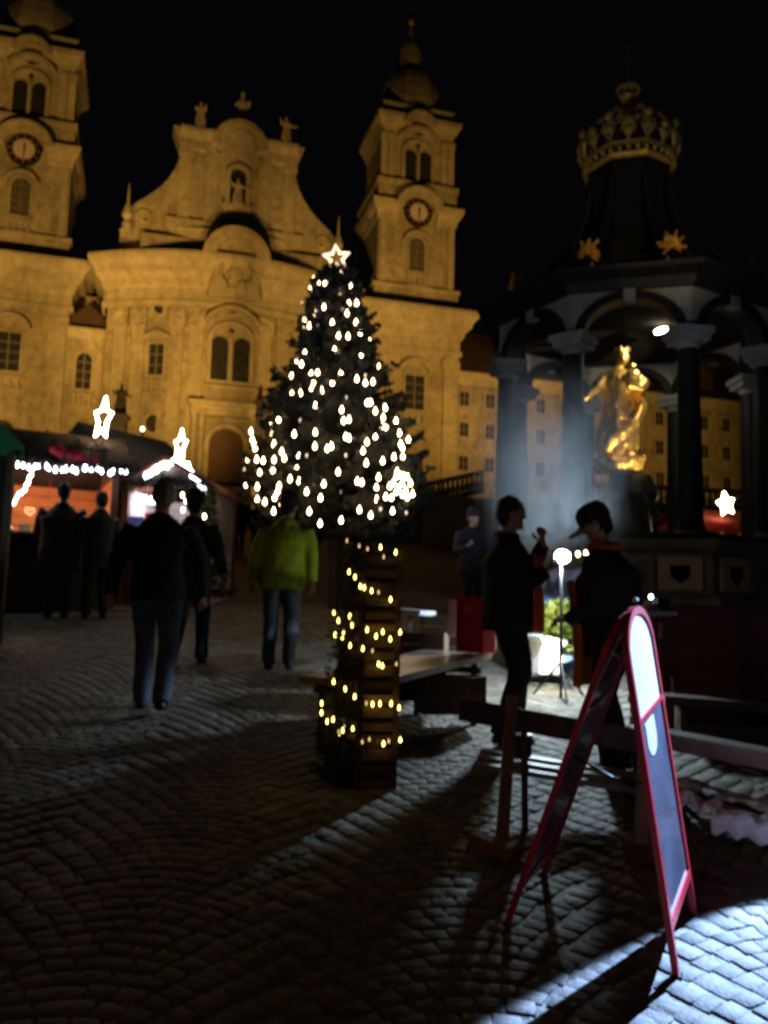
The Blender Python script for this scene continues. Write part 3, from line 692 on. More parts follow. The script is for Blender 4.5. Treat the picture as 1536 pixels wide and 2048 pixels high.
for i in range(8):
    a = R(-90 + 45 * i); ri = 3.3 * cos(R(22.5)); T = PM @ Matrix.Rotation(a + pi / 2, 4, 'Z')
    for k, (x0, x1) in enumerate(((-1.1, -.42), (-.36, .36), (.42, 1.1))):
        m = MB(T); m.b3(x0, x1, -ri - .04, -ri + .02, FZ - .82, FZ - .28); pn = m.build('wall_panel', PALEST if k == 1 else mat('panel_stone', (.45, .42, .36), .8, var=.25, scale=5, bump=.2), pav)
        m = MB(T)
        if k == 1: m.b3(x0 + .12, x1 - .12, -ri - .055, -ri, FZ - .74, FZ - .36); m.build('inset', mat('inset_stone', (.13, .11, .07), .8, var=.3, scale=8), pn)
        else: m.prism([(x0 + .18, FZ - .42), (x1 - .18, FZ - .42), (x1 - .2, FZ - .6), ((x0 + x1) / 2, FZ - .72), (x0 + .2, FZ - .6)], -ri - .06, -ri); m.build('shield', BLACKM, pn)
cp = octo(2.56)
for i, (x, y) in enumerate(cp):
    m = PB(); rr = .205; m.lathe((x, y, 0), [(rr * 1.35, FZ + .1), (rr * 1.35, FZ + .22), (rr * 1.1, FZ + .3), (rr * 1.03, FZ + .36), (rr, zc * .4 + FZ * .6), (rr * .86, zc - .02)], 18); c_ = m.build('column', BLACKM, pav, smooth=False)
    m = PB(); m.box((x, y, FZ + .09), (.60, .60, .18), rz=atan2(y, x)); m.build('column_base', PALEST, c_)
    m = PB(); m.lathe((x, y, 0), [(rr * .9, zc - .03), (rr * 1.05, zc + .03), (rr * 1.0, zc + .07), (rr * 1.45, zc + .14), (rr * 1.5, zc + .18)], 18); m.box((x, y, za - .05), (.66, .66, .12), rz=atan2(y, x)); m.box((x, y, (zc + za) / 2 + .03), (.56, .56, za - zc - .12), rz=atan2(y, x)); m.build('capital', PALEST, c_)
# arcaded drum: spandrel walls over eight arches
for i in range(8):
    a = R(-90 + 45 * i); T = PM @ Matrix.Rotation(a + pi / 2, 4, 'Z')
    hw = 2.56 * sin(R(22.5)); ri = 2.56 * cos(R(22.5)); rad = hw - .16; zb = za
    sz = min(1.0, (zt_ - zb - .12) / rad)
    m = MB(T); n = 16
    for k in range(n):
        t0, t1 = pi * k / n, pi * (k + 1) / n
        x0, x1 = -rad * cos(t0), -rad * cos(t1); z0, z1 = zb + sz * rad * sin(t0), zb + sz * rad * sin(t1)
        m.add([(x0, -ri - .14, z0), (x1, -ri - .14, z1), (x1, -ri - .14, zt_ + .05), (x0, -ri - .14, zt_ + .05), (x0, -ri + .16, z0), (x1, -ri + .16, z1), (x1, -ri + .16, zt_ + .05), (x0, -ri + .16, zt_ + .05)],
              [(0,1,2,3),(7,6,5,4),(0,4,5,1)])
    m.b3(-hw - .08, -rad, -ri - .14, -ri + .16, zb, zt_ + .05); m.b3(rad, hw + .08, -ri - .14, -ri + .16, zb, zt_ + .05)
    sp_ = m.build('spandrel', PALEST, pav)
    m = MB(T); m.arch(0, zb, rad - .04, rad + .13, -ri - .2, -ri + .2, sz=sz, n=18); m.build('archivolt', BLACKM, sp_)
    m = MB(T); m.box((0, -ri - .16, zt_ - .08), (.2, .16, .26)); m.build('keystone', PALEST, sp_)
m = PB(); m.sweep(octo(2.72), [(-.5, zt_), (.1, zt_), (.14, zt_ + .1), (.16, zt_ + (zr - zt_) * .5), (.30, zt_ + (zr - zt_) * .62), (.42, zr - .08), (.44, zr), (-.6, zr + .12)], True); m.build('cornice', BLACKM, pav)
m = PB(); m.sweep(octo(2.5), [(-.03, zt_ - .03), (.0, zt_ + .01)], True)
zk = at(1250, 352, PY).z      # crown foot
m = PB(); m.lathe((0, 0, 0), [(3.0, zr - .02), (2.55, zr + .22), (1.8, zr + .50), (1.15, zr + .75), (.84, zr + .95), (.72, zk - .6), (.78, zk - .25), (.88, zk - .1), (.88, zk - .02), (.8, zk)], 8, a0=pi / 8); m.build('roof', mat('black_slate', (.008, .008, .009), .8, spec=.1, var=.3, scale=3), pav)
m = PB(); m.lathe((0, 0, 0), [(2.5, zt_ + .02), (1.9, zt_ + .35), (1.0, zt_ + .5), (.1, zt_ + .55)], 8, a0=pi / 8); m.build('vault', mat('vault_plaster', (.022, .02, .016), 1.0, var=.2, spec=0.0), pav)
for i in range(8):
    a = R(22.5 + 45 * i)
    pts = []
    for t in [k / 10 for k in range(11)]: r = .84 + 1.7 * (1 - t) ** 2.2; z = zr + .12 + (zk - .35 - zr) * t; pts.append((r * cos(a), r * sin(a), z))
    m = PB(); m.tube(pts, [.11 - .004 * k for k in range(11)], 8); m.tube([(2.62 * cos(a) + .16 * sin(a) * 0 - .2 * cos(a) * (1 - cos(q)), 2.62 * sin(a) - .2 * sin(a) * (1 - cos(q)), zr + .25 + .16 * sin(q)) for q in [k * .6 for k in range(10)]], .05, 6)
    rb = m.build('rib', BLACKM, pav, smooth=True)
# gilded ornaments on the roof
def leafburst(T, c, s, n, seed, m_=GOLDD, parent=None, name='gilded_ornament'):
    rr = random.Random(seed); m = MB(T); c = Vector(c)
    m.ell(c, (s * .28, s * .2, s * .34), 10, 8)
    for i in range(n):
        a = 2 * pi * i / n + rr.uniform(-.2, .2); L = s * rr.uniform(.38, .62)
        tip = c + Vector((cos(a) * L, rr.uniform(-.12, .12) * s, sin(a) * L * 1.15)); mid = c + Vector((cos(a) * L * .55, -.1 * s, sin(a) * L * .6))
        m.tube([c, mid, tip], [s * .10, s * .12, s * .055], 6)
        m.ell(mid, (s * .13, s * .11, s * .12), 6, 5); m.ell(tip, (s * rr.uniform(.05, .10), s * .07, s * rr.uniform(.06, .11)), 6, 5)
    return m.build(name, m_, parent)
for i in range(8):
    a = R(-90 + 22.5 + 45 * i); T = PM @ Matrix.Rotation(a + pi / 2, 4, 'Z')
    if i in (0, 7): leafburst(T, (0, -1.95, zr + .72), .42, 15, i + 40, parent=pav)
    else: leafburst(T, (0, -2.42, zr + .42), .50, 15, i + 20, parent=pav)
# the crown
ztop = at(1250, 268, PY).z
cr = PB(); cr.sweep(octo(.93), [(0, zk - .02), (.07, zk), (.10, zk + .07), (.05, zk + .10), (.0, zk + .10)], True); cr.sweep(octo(.99), [(0, zk + .24), (.05, zk + .25), (.06, zk + .31), (.0, zk + .32)], True)
crn = cr.build('crown', GOLDD, pav)
m = PB()
for i in range(32):
    a = 2 * pi * i / 32; r = .98; m.ell((r * cos(a), r * sin(a), zk + .17), (.055, .055, .075), 6, 5)
tag(m.build('jewel_band', GOLDD, crn), kind='stuff')
for i in range(8):
    for j in range(2):
        a = R(22.5 * j + 45 * i); big = j == 1; T = PM @ Matrix.Rotation(a, 4, 'Z'); rr = random.Random(i * 2 + j)
        m = MB(T); h = .52 if big else .36
        m.tube([(1.0, 0, zk + .3), (1.07, 0, zk + .3 + h * .5), (1.10, 0, zk + .3 + h)], [.05, .045, .03], 6)
        for sx in (-1, 1):
            m.tube([(1.03, 0, zk + .36), (1.08, sx * .13, zk + .42 + h * .3), (1.08, sx * .11, zk + .42 + h * .55), (1.07, sx * .02, zk + .38 + h * .5)], [.04, .045, .035, .02], 6)
        m.ell((1.09, 0, zk + .32 + h), (.07, .10, .10), 8, 6); m.ell((1.08, 0, zk + .3 + h * .55), (.06, .12, .09), 8, 6)
        m.build('crown_leaf', GOLDD, crn)
zo = at(1250, 228, PY).z
for i in range(8):
    a = R(22.5 + 45 * i); T = PM @ Matrix.Rotation(a, 4, 'Z'); m = MB(T)
    pts = [(1.02 * cos(t) ** .55 if t < 1.5 else .1, 0, zk + .35 + (zo - zk - .45) * sin(t)) for t in [k * pi / 2 / 9 for k in range(10)]]
    m.tube(pts, .035, 6)
    for p in pts[1:-1]: m.ell((p[0] + .02, 0, p[2] + .02), (.045, .045, .045), 6, 4)
    m.build('crown_arch', GOLDD, crn)
m = PB(); m.ell((0, 0, zo), (.24, .24, .16), 14, 9); m.lathe((0, 0, 0), [(.1, zo + .1), (.07, zo + .25), (.2, zo + .36), (.07, zo + .42)], 10); m.build('orb', GOLDD, crn)
z2 = at(1247, 181, PY).z
m = PB(); m.tube([(.24 * cos(t), 0, z2 + .14 * sin(t)) for t in [k * pi / 9 for k in range(18)]], .05, 6, closed=True); m.tube([(.10 * cos(t), 0, z2 + .06 * sin(t)) for t in [k * pi / 5 for k in range(10)]], .03, 6, closed=True); m.build('ring', GOLDD, crn)
m = PB(); m.tube([(0, 0, zo + .3), (0, 0, z2 + 1.1)], .025, 6); m.b3(-.24, .24, -.015, .015, z2 + .68, z2 + .71); m.build('cross', mat('tarnished_bronze', (.16, .09, .04), .6, metal=.3), crn)
crn.scale = (.93, .93, 1.0)
# inner lamp bar and lamps
a_ = at(1180, 652, PY + .5); b_ = at(1322, 661, PY - .7)
lb = empty('pavilion_lamp', a_, 0, 'bright white lamp glowing at the end of a bar under the pavilion vault', 'lamp')
m = MB(); m.beam((0, 0, 0), b_ - a_ - Vector((.0, 0, 0)), .05, .05); m.beam((0, 0, 0), (0, 0, .9), .03, .03, up=(0, 1, 0)); m.build('bar', STEEL, lb)
m = MB(); m.ell(b_ - a_, (.14, .10, .055), 12, 8, rot=Matrix.Rotation(R(-18), 3, 'Y')); m.build('glowing_bulb', emis('lamp_glow', (1, .93, .72), 28), lb)
def pt(name, loc, e, col, r=.05, spot=None, aim=None, blend=.5):
    ld = bpy.data.lights.new(name, 'SPOT' if spot else 'POINT'); ld.energy = e; ld.color = col; ld.shadow_soft_size = r
    if spot: ld.spot_size = R(spot); ld.spot_blend = blend
    o = bpy.data.objects.new(name, ld); COL.objects.link(o); o.location = loc
    if aim is not None: o.rotation_euler = (Vector(aim) - Vector(loc)).to_track_quat('-Z', 'Y').to_euler()
    return o
st = at(1240, 820, PY + .1)
pt('pavilion_lamp_light', b_ + Vector((0, .15, -.10)), 60, (1, .90, .68), .08, 165, b_ + Vector((-.5, 1.2, -3)), .3)
# small spots at the feet of the front columns, turned to the golden figure
for px, e in ((1150, 560), (1375, 430)):
    q = at(px, 1075, PY - 1.9); q.z = FZ + .22
    s_ = empty('figure_spotlight', q, 0, 'small spotlight at the pavilion column foot %s, aimed at the figure' % ('near the smoke' if px < 1200 else 'away from the smoke'), 'spotlight')
    m = MB(); m.box((0, 0, .02), (.12, .12, .04)); m.lathe((0, 0, 0), [(.03, .03), (.06, .06), (.07, .14)], 10); m.build('housing', IRON, s_)
    pt('figure_spotlight_lamp', q + Vector((0, .05, .18)), e, (1, .80, .50), .04, 34, st)
q = Vector((4.6, -3.0, gz(-3.0) + 3.0))
s_ = empty('crown_floodlight', (q.x, q.y, gz(-3.0)), 0, 'narrow floodlight on a tall pole behind the viewer turned at the gilded crown', 'floodlight')
m = MB(); m.tube([(0, 0, 0), (0, 0, 2.9)], .03, 6); m.build('pole', IRON, s_); m = MB(); m.box((0, 0, 2.94), (.2, .2, .16), rx=R(16)); m.build('housing', IRON, s_)
pt('crown_floodlight_lamp', q + Vector((0, .2, .06)), 3300, (1, .66, .26), .05, 10.5, Vector((pc.x, PY, zr + 1.8)), .8)
# pedestal and golden figure
m = PB(); m.lathe((0, 0, 0), [(.62, FZ + .0), (.6, FZ + .25), (.42, FZ + .4), (.36, FZ + .9), (.52, FZ + 1.05), (.56, FZ + 1.15), (.4, at(1240, 950, PY).z - .02), (.1, at(1240, 945, PY).z)], 16)
for k in range(4):
    a = k * pi / 2 + .5; m.tube([(.45 * cos(a), .45 * sin(a), FZ + 1.2), (.62 * cos(a), .62 * sin(a), FZ + .95), (.5 * cos(a), .5 * sin(a), FZ + .6), (.66 * cos(a), .66 * sin(a), FZ + .35)], .05, 6)
m.build('figure_pedestal', mat('bronze_dark', (.05, .04, .03), .5, metal=.5, var=.3), pav)
def madonna():
    base = at(1236, 938, PY); top = at(1252, 700, PY); H = top.z - base.z
    mb = MB(); rr = random.Random(5)
    cx = lambda z: .045 * sin(z / H * 5) 
    prof = [(.0, .17), (.08, .165), (.2, .15), (.35, .15), (.48, .145), (.58, .125), (.68, .13), (.76, .125), (.81, .09), (.84, .045), (.87, .045)]
    pts = [Vector((cx(z * H) * H * .3 + .02 * z * H, 0, z * H)) for z, r in prof]
    mb.tube(pts, [r * H for z, r in prof], 16, flat=.78)
    for i in range(16):
        a = rr.uniform(0, 2 * pi); z1 = rr.uniform(.35, .78); z0 = rr.uniform(.02, z1 - .2); tw = rr.uniform(-1.3, 1.3)
        mb.tube([(.115 * H * cos(a), .09 * H * sin(a), z1 * H), (.155 * H * cos(a + tw * .5), .12 * H * sin(a + tw * .5), (z0 + z1) / 2 * H), (.165 * H * cos(a + tw), .13 * H * sin(a + tw), z0 * H)], [.014 * H, .026 * H, .016 * H], 7)
    hx = .035 * H
    mb.ell((hx, -.01, .915 * H), (.05 * H, .055 * H, .066 * H), 14, 10); mb.ell((hx, -.065 * H, .905 * H), (.01 * H, .014 * H, .018 * H), 6, 5)
    mb.ell((hx + .005, .015, .93 * H), (.062 * H, .06 * H, .062 * H), 12, 8)
    mb.lathe((hx, 0, 0), [(.05 * H, .965 * H), (.066 * H, 1.0 * H), (.045 * H, .995 * H)], 10)
    for k in range(7): a = k * 2 * pi / 7; mb.ell((hx + .058 * H * cos(a), .058 * H * sin(a), 1.005 * H), (.011 * H, .011 * H, .018 * H), 5, 4)
    # arm stretched out to the side and the other bent across with a bundle
    mb.tube([(-.09 * H, 0, .775 * H), (-.16 * H, -.03 * H, .69 * H), (-.235 * H, -.06 * H, .60 * H), (-.285 * H, -.07 * H, .565 * H), (-.31 * H, -.07 * H, .56 * H)], [.052 * H, .05 * H, .034 * H, .022 * H, .016 * H], 9)
    for k in range(4): mb.tube([(-.295 * H, -.07 * H, .562 * H), (-.33 * H, -.07 * H - .012 * H * (k - 1.5), (.572 - .012 * k) * H)], [.012 * H, .007 * H], 5)
    mb.tube([(.12 * H, 0, .775 * H), (.20 * H, -.05 * H, .69 * H), (.165 * H, -.13 * H, .64 * H), (.06 * H, -.16 * H, .65 * H)], [.052 * H, .052 * H, .036 * H, .024 * H], 9)
    mb.ell((.10 * H, -.12 * H, .71 * H), (.07 * H, .06 * H, .10 * H), 10, 8); mb.ell((.09 * H, -.15 * H, .80 * H), (.035 * H, .035 * H, .04 * H), 10, 8)
    # a swag of cloak
    mb.tube([(.15 * H, .03 * H, .74 * H), (.19 * H, -.02 * H, .5 * H), (.12 * H, -.12 * H, .36 * H), (-.06 * H, -.13 * H, .22 * H), (-.15 * H, -.05 * H, .08 * H)], [.04 * H, .05 * H, .042 * H, .05 * H, .03 * H], 8)
    # clouds and the crescent at her feet
    for i in range(13): a = 2 * pi * i / 13; mb.ell((.14 * H * cos(a), .12 * H * sin(a), rr.uniform(.01, .08) * H), (rr.uniform(.05, .08) * H,) * 3, 8, 6)
    mb.tube([(.21 * H * cos(t), -.11 * H, .11 * H + .10 * H * sin(t)) for t in [R(190 + k * 16) for k in range(11)]], [.008 * H, .02 * H, .028 * H, .032 * H, .034 * H, .034 * H, .034 * H, .032 * H, .028 * H, .02 * H, .008 * H], 8)
    o = remesh(mb, 'golden_figure', GOLD, None, .022, wr=.016, wsc=9, smooth_it=1)
    o.location = base; o.rotation_euler = (0, 0, -VA * .5)
    tag(o, 'gilded crowned woman with one arm stretched out standing on clouds inside the pavilion', 'statue')
madonna()

# ================================================================== THE CHRISTMAS TREE
TY = 13.6
tb = at(678, 1060, TY); tt = at(672, 540, TY); TG = gz(TY)
tree = empty('christmas_tree', (tb.x, TY, TG), 0, 'tall fir tree with warm white lights and a glowing star on top', 'tree')
TO = Vector((tb.x, TY, TG))
lean = Vector((tt.x - tb.x, 0, 0)); HT = tt.z - TG
m = MB(); m.tube([(0, 0, 0), lean * .3 + Vector((0, 0, HT * .3)), lean * .95 + Vector((0, 0, HT * .98))], [.13, .10, .02], 8); m.build('trunk', BARK, tree)
def crad(t): # t 0 bottom of crown .. 1 top
    pts = [(0, 1.12), (.08, 1.42), (.2, 1.46), (.33, 1.34), (.42, 1.12), (.55, .80), (.7, .58), (.82, .46), (.93, .33), (1, .10)]
    for (a, ra), (b, rb) in zip(pts, pts[1:]):
        if t <= b: return ra + (rb - ra) * (t - a) / (b - a)
    return .1
Z0 = at(678, 1075, TY).z - TG
V = []; Fc = []; WV = MB()
rt = random.Random(21)
NBR = 330
for i in range(NBR):
    t = (i / NBR) ** .85; z = Z0 + (HT - Z0) * t; az = i * 2.39996 + rt.uniform(-.2, .2); L = crad(t) * rt.uniform(.80, 1.08) * (1.0 if rt.random() > .12 else 1.14)
    ax = lean * (z / HT) + Vector((0, 0, z)); d = Vector((cos(az), sin(az), 0)); droop = -.30 * (1 - t) ** 1.2 + .10
    q0 = ax; pts = []
    for k in range(7): u = k / 6; pts.append(ax + d * (L * u) + Vector((0, 0, L * (droop * u + .26 * u * u * u))))
    WV.tube(pts, [.022 * (1 - k / 7) + .004 for k in range(7)], 4, caps=False)
    side = Vector((-d.y, d.x, 0))
    nt_ = int(4 + L * 8)
    for k in range(nt_):
        u = .18 + .82 * (k + rt.random()) / nt_; idx = min(5, int(u * 6)); p = pts[idx].lerp(pts[idx + 1], u * 6 - idx if u < 1 else 1)
        for sg in (-1, 1):
            tl = (.34 * (1.08 - u) * L + .10) * rt.uniform(.7, 1.1); dr = (d * .75 + side * sg * rt.uniform(.6, 1.1) + Vector((0, 0, rt.uniform(-.25, .25)))).normalized()
            nn = max(3, int(tl / .045))
            for q in range(nn):
                c = p + dr * (tl * (q + .5) / nn)
                for h in range(2):
                    a = rt.uniform(0, 2 * pi); o1 = (dr.cross(Vector((cos(a), sin(a), .3)))).normalized()
                    b = len(V); ln = rt.uniform(.045, .07); V += [c - o1 * ln * .9, c + o1 * ln * .9 + dr * .03, c + dr * ln * 1.2 + Vector((0, 0, .012))]; Fc.append((b, b + 1, b + 2))
me = bpy.data.meshes.new('crown'); me.from_pydata([tuple(v) for v in V], [], Fc); me.materials.append(FIR)
o = bpy.data.objects.new('crown', me); COL.objects.link(o); o.parent = tree
WV.build('branches', BARK, o)
# ---- lights as they hang on the tree (pixel marks turned into points on the crown's near surface)
ZB = [(570,305),(610,340),(650,330),(755,270),(822,350),(875,375),(748,388),(545,378),(563,440),(812,465),(864,468),(641,495),(585,542),(798,538),(510,577),(497,635),(542,623),(698,602),(860,600),(888,675),(740,693),(806,695),(952,728),(480,755),(511,810),(455,857),(488,885),(713,788),(896,818),(1015,905),(420,965),(552,952),(597,940),(757,947),(698,1010),(865,985),(924,1012),(975,1005),(1048,1013),(570,1010),(558,1050),(630,1062),(422,1085),(480,1083),(234,1182),(583,1168),(935,1148),(960,1146),(992,1205),(1060,1183),(762,1196),(332,1262),(775,1272),(812,1262),(1046,1250),(1040,1306),(1065,1312),(1133,1272),(143,1343),(275,1310),(283,1370),(152,1398),(165,1430),(172,1458),(300,1430),(438,1362),(582,1350),(790,1380),(812,1390),(992,1382),(935,1416),(1156,1355),(1217,1400),(1165,1430),(1178,1455),(353,1482),(580,1445),(663,1462),(692,1445),(908,1476),(122,1533),(182,1535),(227,1543),(301,1537),(371,1527),(470,1515),(456,1577),(930,1560),(1042,1545),(1119,1517),(1179,1517),(203,1622),(293,1607),(738,1620),(1014,1657),(1140,1620),(1135,1650),(1165,1645),(1185,1650),(1210,1655),(110,1707),(186,1722),(410,1668),(470,1683),(335,1715),(325,1755),(305,1795),(640,1702),(868,1684),(900,1692),(998,1728),(1232,1698),(1175,1697),(1115,1695),(1090,1717),(1150,1730),(1135,1755),(1200,1747),(1178,1775),(1246,1770),(1210,1793),(523,1755),(186,1808),(238,1825),(348,1831),(618,1798),(1000,1808),(1063,1790),(1102,1795),(298,1888),(541,1890),(883,1878),(960,1916),(1110,1888),(615,1972),(758,1950)]
ZD = [(684,478),(768,510),(596,607),(490,465),(888,858),(923,958),(475,1023),(793,1110),(808,1190),(480,1265),(849,1388),(790,1503),(525,1505),(1067,1483),(622,1655),(1027,1870),(1203,1895),(97,1600),(1052,1160),(235,1622),(757,1745)]
fl = empty('tree_lights', TO, 0, 'string of warm white bulbs hanging all over the tall fir tree', 'fairy lights')
bulb = MB(); bulb.ell((0, 0, 0), (.029, .029, .040), 8, 6); bulb.lathe((0, 0, 0), [(.010, .034), (.010, .06)], 6)
bo = bulb.build('bulb', E_WARM, fl, smooth=True); first = True
bulbd = MB(); bulbd.ell((0, 0, 0), (.018, .018, .028), 8, 6); bd = bulbd.build('dim_bulb', E_WARM2, fl, smooth=True); 
def on_tree(zx, zy, back=0.0):
    px, py = 460 + zx / 3.4125, 470 + zy / 3.4125
    Y = TY
    for _ in range(6):
        p = at(px, py, Y); t = (p.z - TG - Z0) / (HT - Z0); t = min(1, max(0, t)); r = crad(t) * .97
        axx = TO.x + lean.x * (p.z - TG) / HT; dx = p.x - axx; Y = TY - sqrt(max(0, r * r - dx * dx)) * (1 - back)
    return at(px, py, Y) - TO
pts_b = []
for k, (zx, zy) in enumerate(ZB):
    p = on_tree(zx, zy); pts_b.append(p)
    if k == 0: bo.location = p
    else: link(bo.data, 'bulb', fl, p, scale=(1, 1, 1))
for k, (zx, zy) in enumerate(ZD):
    p = on_tree(zx, zy, .25)
    if k == 0: bd.location = p
    else: link(bd.data, 'dim_bulb', fl, p)
# the wire that carries them
order = sorted(pts_b, key=lambda p: (-round(p.z / .28), p.x if int(round(p.z / .28)) % 2 else -p.x))
m = MB(); m.tube(order, .004, 4, caps=False); m.build('wire', IRON, fl)
def star(name, c, size, rz, tilt, m_, label, pole=.25, inner=.42, th=.028, stretch=1.0):
    e = empty(name, c, rz, label, 'star'); mb = MB(Matrix.Rotation(tilt, 4, 'Y'))
    pts = []
    for k in range(10): r = size * (1 if k % 2 == 0 else inner); a = pi / 2 + k * pi / 5; pts.append((r * cos(a), 0, r * sin(a) * stretch))
    mb.tube(pts, th, 8, closed=True); mb.build('tube', m_, e)
    mb = MB(); mb.tube([(0, .02, -size * stretch), (0, .02, -size - pole)], .012, 5); mb.build('pole', IRON, e); return e
star('tree_star', at(673, 516, TY), .215, 0, R(-6), E_STAR, 'glowing five pointed star on the tip of the tall fir tree', th=.030, inner=.45)

# ================================================================== SLATTED TOWER WITH LIGHTS
b1 = gp(715, 1582); b2 = gp(787, 1578); b3_ = gp(655, 1545)
YB = (b1.y + b2.y) / 2; hb = at(750, 1108, YB)
tw_ = empty('slatted_tower', (b1.x, b1.y, b1.z), 0, 'tall narrow wooden slat tower wound with yellow lights in front of the fir tree', 'tower')
O_ = Vector((b1.x, b1.y, b1.z)); HB = at(750, 1106, YB).z - b1.z
ux = Vector((b2.x - b1.x, b2.y - b1.y, 0)); W_ = ux.length; ux.normalize(); uy = Vector((-ux.y, ux.x, 0))
TP = [Vector((0, 0, 0)), ux * W_, ux * W_ + uy * .30, uy * .30]          # feet
LT_ = Vector((-.20, .26, 0)); 
TP = [Vector((0, 0, 0)), ux * W_, ux * W_ + Vector((-.06, .34, .03)), Vector((-.21, .26, .03))]
TT = [Vector((0, 0, HB)) + ux * .0, ux * W_ + Vector((0, 0, HB)), ux * W_ + Vector((-.04, .26, HB)), Vector((-.055, .20, HB))]
for a, b in zip(TP, TT):
    m = MB(); m.beam(a - Vector((0, 0, .02)), b + Vector((0, 0, .02)), .035, .035); m.build('post', WOODD, tw_)
rr = random.Random(9)
for fi in range(4):
    n = 17
    A, B, C, D = TP[fi], TP[(fi + 1) % 4], TT[(fi + 1) % 4], TT[fi]
    for k in range(n):
        t = (k + .5) / n + rr.uniform(-.006, .006); hgt = .052 + rr.uniform(-.010, .018)
        a = A.lerp(D, t); b = B.lerp(C, t); m = MB(); u = (b - a).normalized()
        m.beam(a + u * .012 + Vector((0, 0, rr.uniform(-.006, .006))), b - u * .012, .014, hgt)
        m.build('slat', WOODM if (fi == 0 and rr.random() > .25) else WOODD, tw_)
m = MB(); m.add([TP[0] + Vector((.02, .03, .01)), TP[1] + Vector((-.02, .03, .01)), TT[1] + Vector((-.02, .03, -.01)), TT[0] + Vector((.02, .03, -.01))], [(0, 1, 2, 3)]); 
m = MB(); m.add([TP[i] * .9 + Vector((.01, .03, .02)) for i in range(4)] + [TT[i] * .9 + Vector((.01, .03, .12)) for i in range(4)], [(0,3,2,1),(4,5,6,7),(0,1,5,4),(1,2,6,5),(2,3,7,6),(3,0,4,7)]); m.build('inner_box', WOODD, tw_)
def sprig(V, F, p, d, L, rr, w=.012, step=.02):
    d = d.normalized(); nn = int(L / step)
    for q in range(nn):
        c = p + d * (L * q / nn)
        for h in range(2):
            a = rr.uniform(0, 2 * pi); o1 = d.cross(Vector((cos(a), sin(a), .2))).normalized(); b = len(V)
            V += [c, c + o1 * w * 2.2 + d * .02, c + o1 * w + d * .03]; F.append((b, b + 1, b + 2))
V = []; Fc = []
for k in range(210):
    t = rr.random() ** 1.2; t0 = rr.random(); 
    base = TP[0].lerp(TP[3], t0).lerp(TT[0].lerp(TT[3], t0), t) if rr.random() < .8 else (TT[0].lerp(TT[1], t0) + Vector((0, .1 * rr.random(), 0)))
    sprig(V, Fc, base, Vector((-.8 + rr.uniform(-.5, .5), rr.uniform(-.4, .2), rr.uniform(-.5, .7))), rr.uniform(.06, .15), rr)
me = bpy.data.meshes.new('fir_greenery'); me.from_pydata([tuple(v) for v in V], [], Fc); me.materials.append(FIR)
o = bpy.data.objects.new('fir_greenery', me); COL.objects.link(o); o.parent = tw_; tag(o, kind='stuff')
SB = [(466,315),(566,348),(258,477),(297,512),(332,573),(358,581),(407,603),(532,660),(158,745),(187,800),(263,770),(277,830),(377,860),(480,873),(436,902),(530,922),(595,876),(222,882),(213,920),(166,893),(265,965),(349,985),(453,1086),(478,1098),(232,1252),(295,1302),(77,1345),(76,1408),(413,1352),(462,1348),(536,1348),(588,1375),(152,1452),(114,1466),(282,1515),(192,1542),(215,1528),(485,1613),(596,1587),(156,1203)]
SD = [(244,270),(325,305),(380,325),(487,378),(453,612),(412,998),(570,1085),(372,1345),(345,1600),(392,1583),(520,1595),(228,1500)]
def rows(pts, Yf, par, mm, nm, rad=.0075):
    b = MB(); b.ell((0, 0, 0), (rad, rad, rad * 1.7), 7, 6); b.lathe((0, 0, 0), [(rad * .45, rad * 1.4), (rad * .45, rad * 2.4)], 5); bo = None; out = []
    for zx, zy in pts:
        px, py = 620 + zx / 3.303, 1000 + zy / 3.303; Y = Yf(px, py); p = at(px, py, Y) - Vector(par.location); out.append(p)
        if bo is None: bo = b.build(nm, mm, par, smooth=True); bo.location = p
        else: link(bo.data, nm, par, p)
    return out
sl = empty('tower_lights', O_, 0, 'yellow fairy lights wound in a spiral round the slatted wooden tower', 'fairy lights')
def tyf(px, py): 
    y = YB - .05 + max(0, (712 - px)) / 60 * .17
    return y
sp = rows(SB, tyf, sl, E_YEL, 'bulb'); rows(SD, tyf, sl, E_YEL2, 'dim_bulb', .006)
m = MB(); so = sorted(sp, key=lambda p: -p.z); m.tube(so, .0025, 4, caps=False); m.build('wire', IRON, sl)

# ================================================================== PEOPLE
HAIRB = mat('brown_hair', (.05, .03, .018), .7, var=.3, scale=40, bump=.6, bscale=90)
HAIRD = mat('dark_hair', (.012, .01, .009), .7, var=.3, scale=40, bump=.6, bscale=90)
HAIRG = mat('greying_hair', (.22, .18, .14), .8, var=.3, scale=40, bump=.6, bscale=90)
def fab(name, col, r=.85): return mat(name, col, r, var=.22, scale=9, bump=.35, bscale=60)
BLK = fab('black_cloth', (.010, .010, .012)); NAVY = fab('navy_cloth', (.015, .017, .035)); JEAN = fab('jeans', (.07, .09, .15)); JEANF = fab('faded_jeans', (.09, .115, .20)); LIME = fab('lime_jacket_cloth', (.36, .50, .015), .75); DGRN = fab('dark_green_cloth', (.018, .026, .018))
ORNG = fab('orange_cloth', (.62, .13, .03)); PLUM = fab('plum_cloth', (.022, .019, .033)); BRWN = fab('brown_cloth', (.05, .035, .025)); SHOE = mat('shoe_leather', (.015, .013, .012), .5, var=.2)
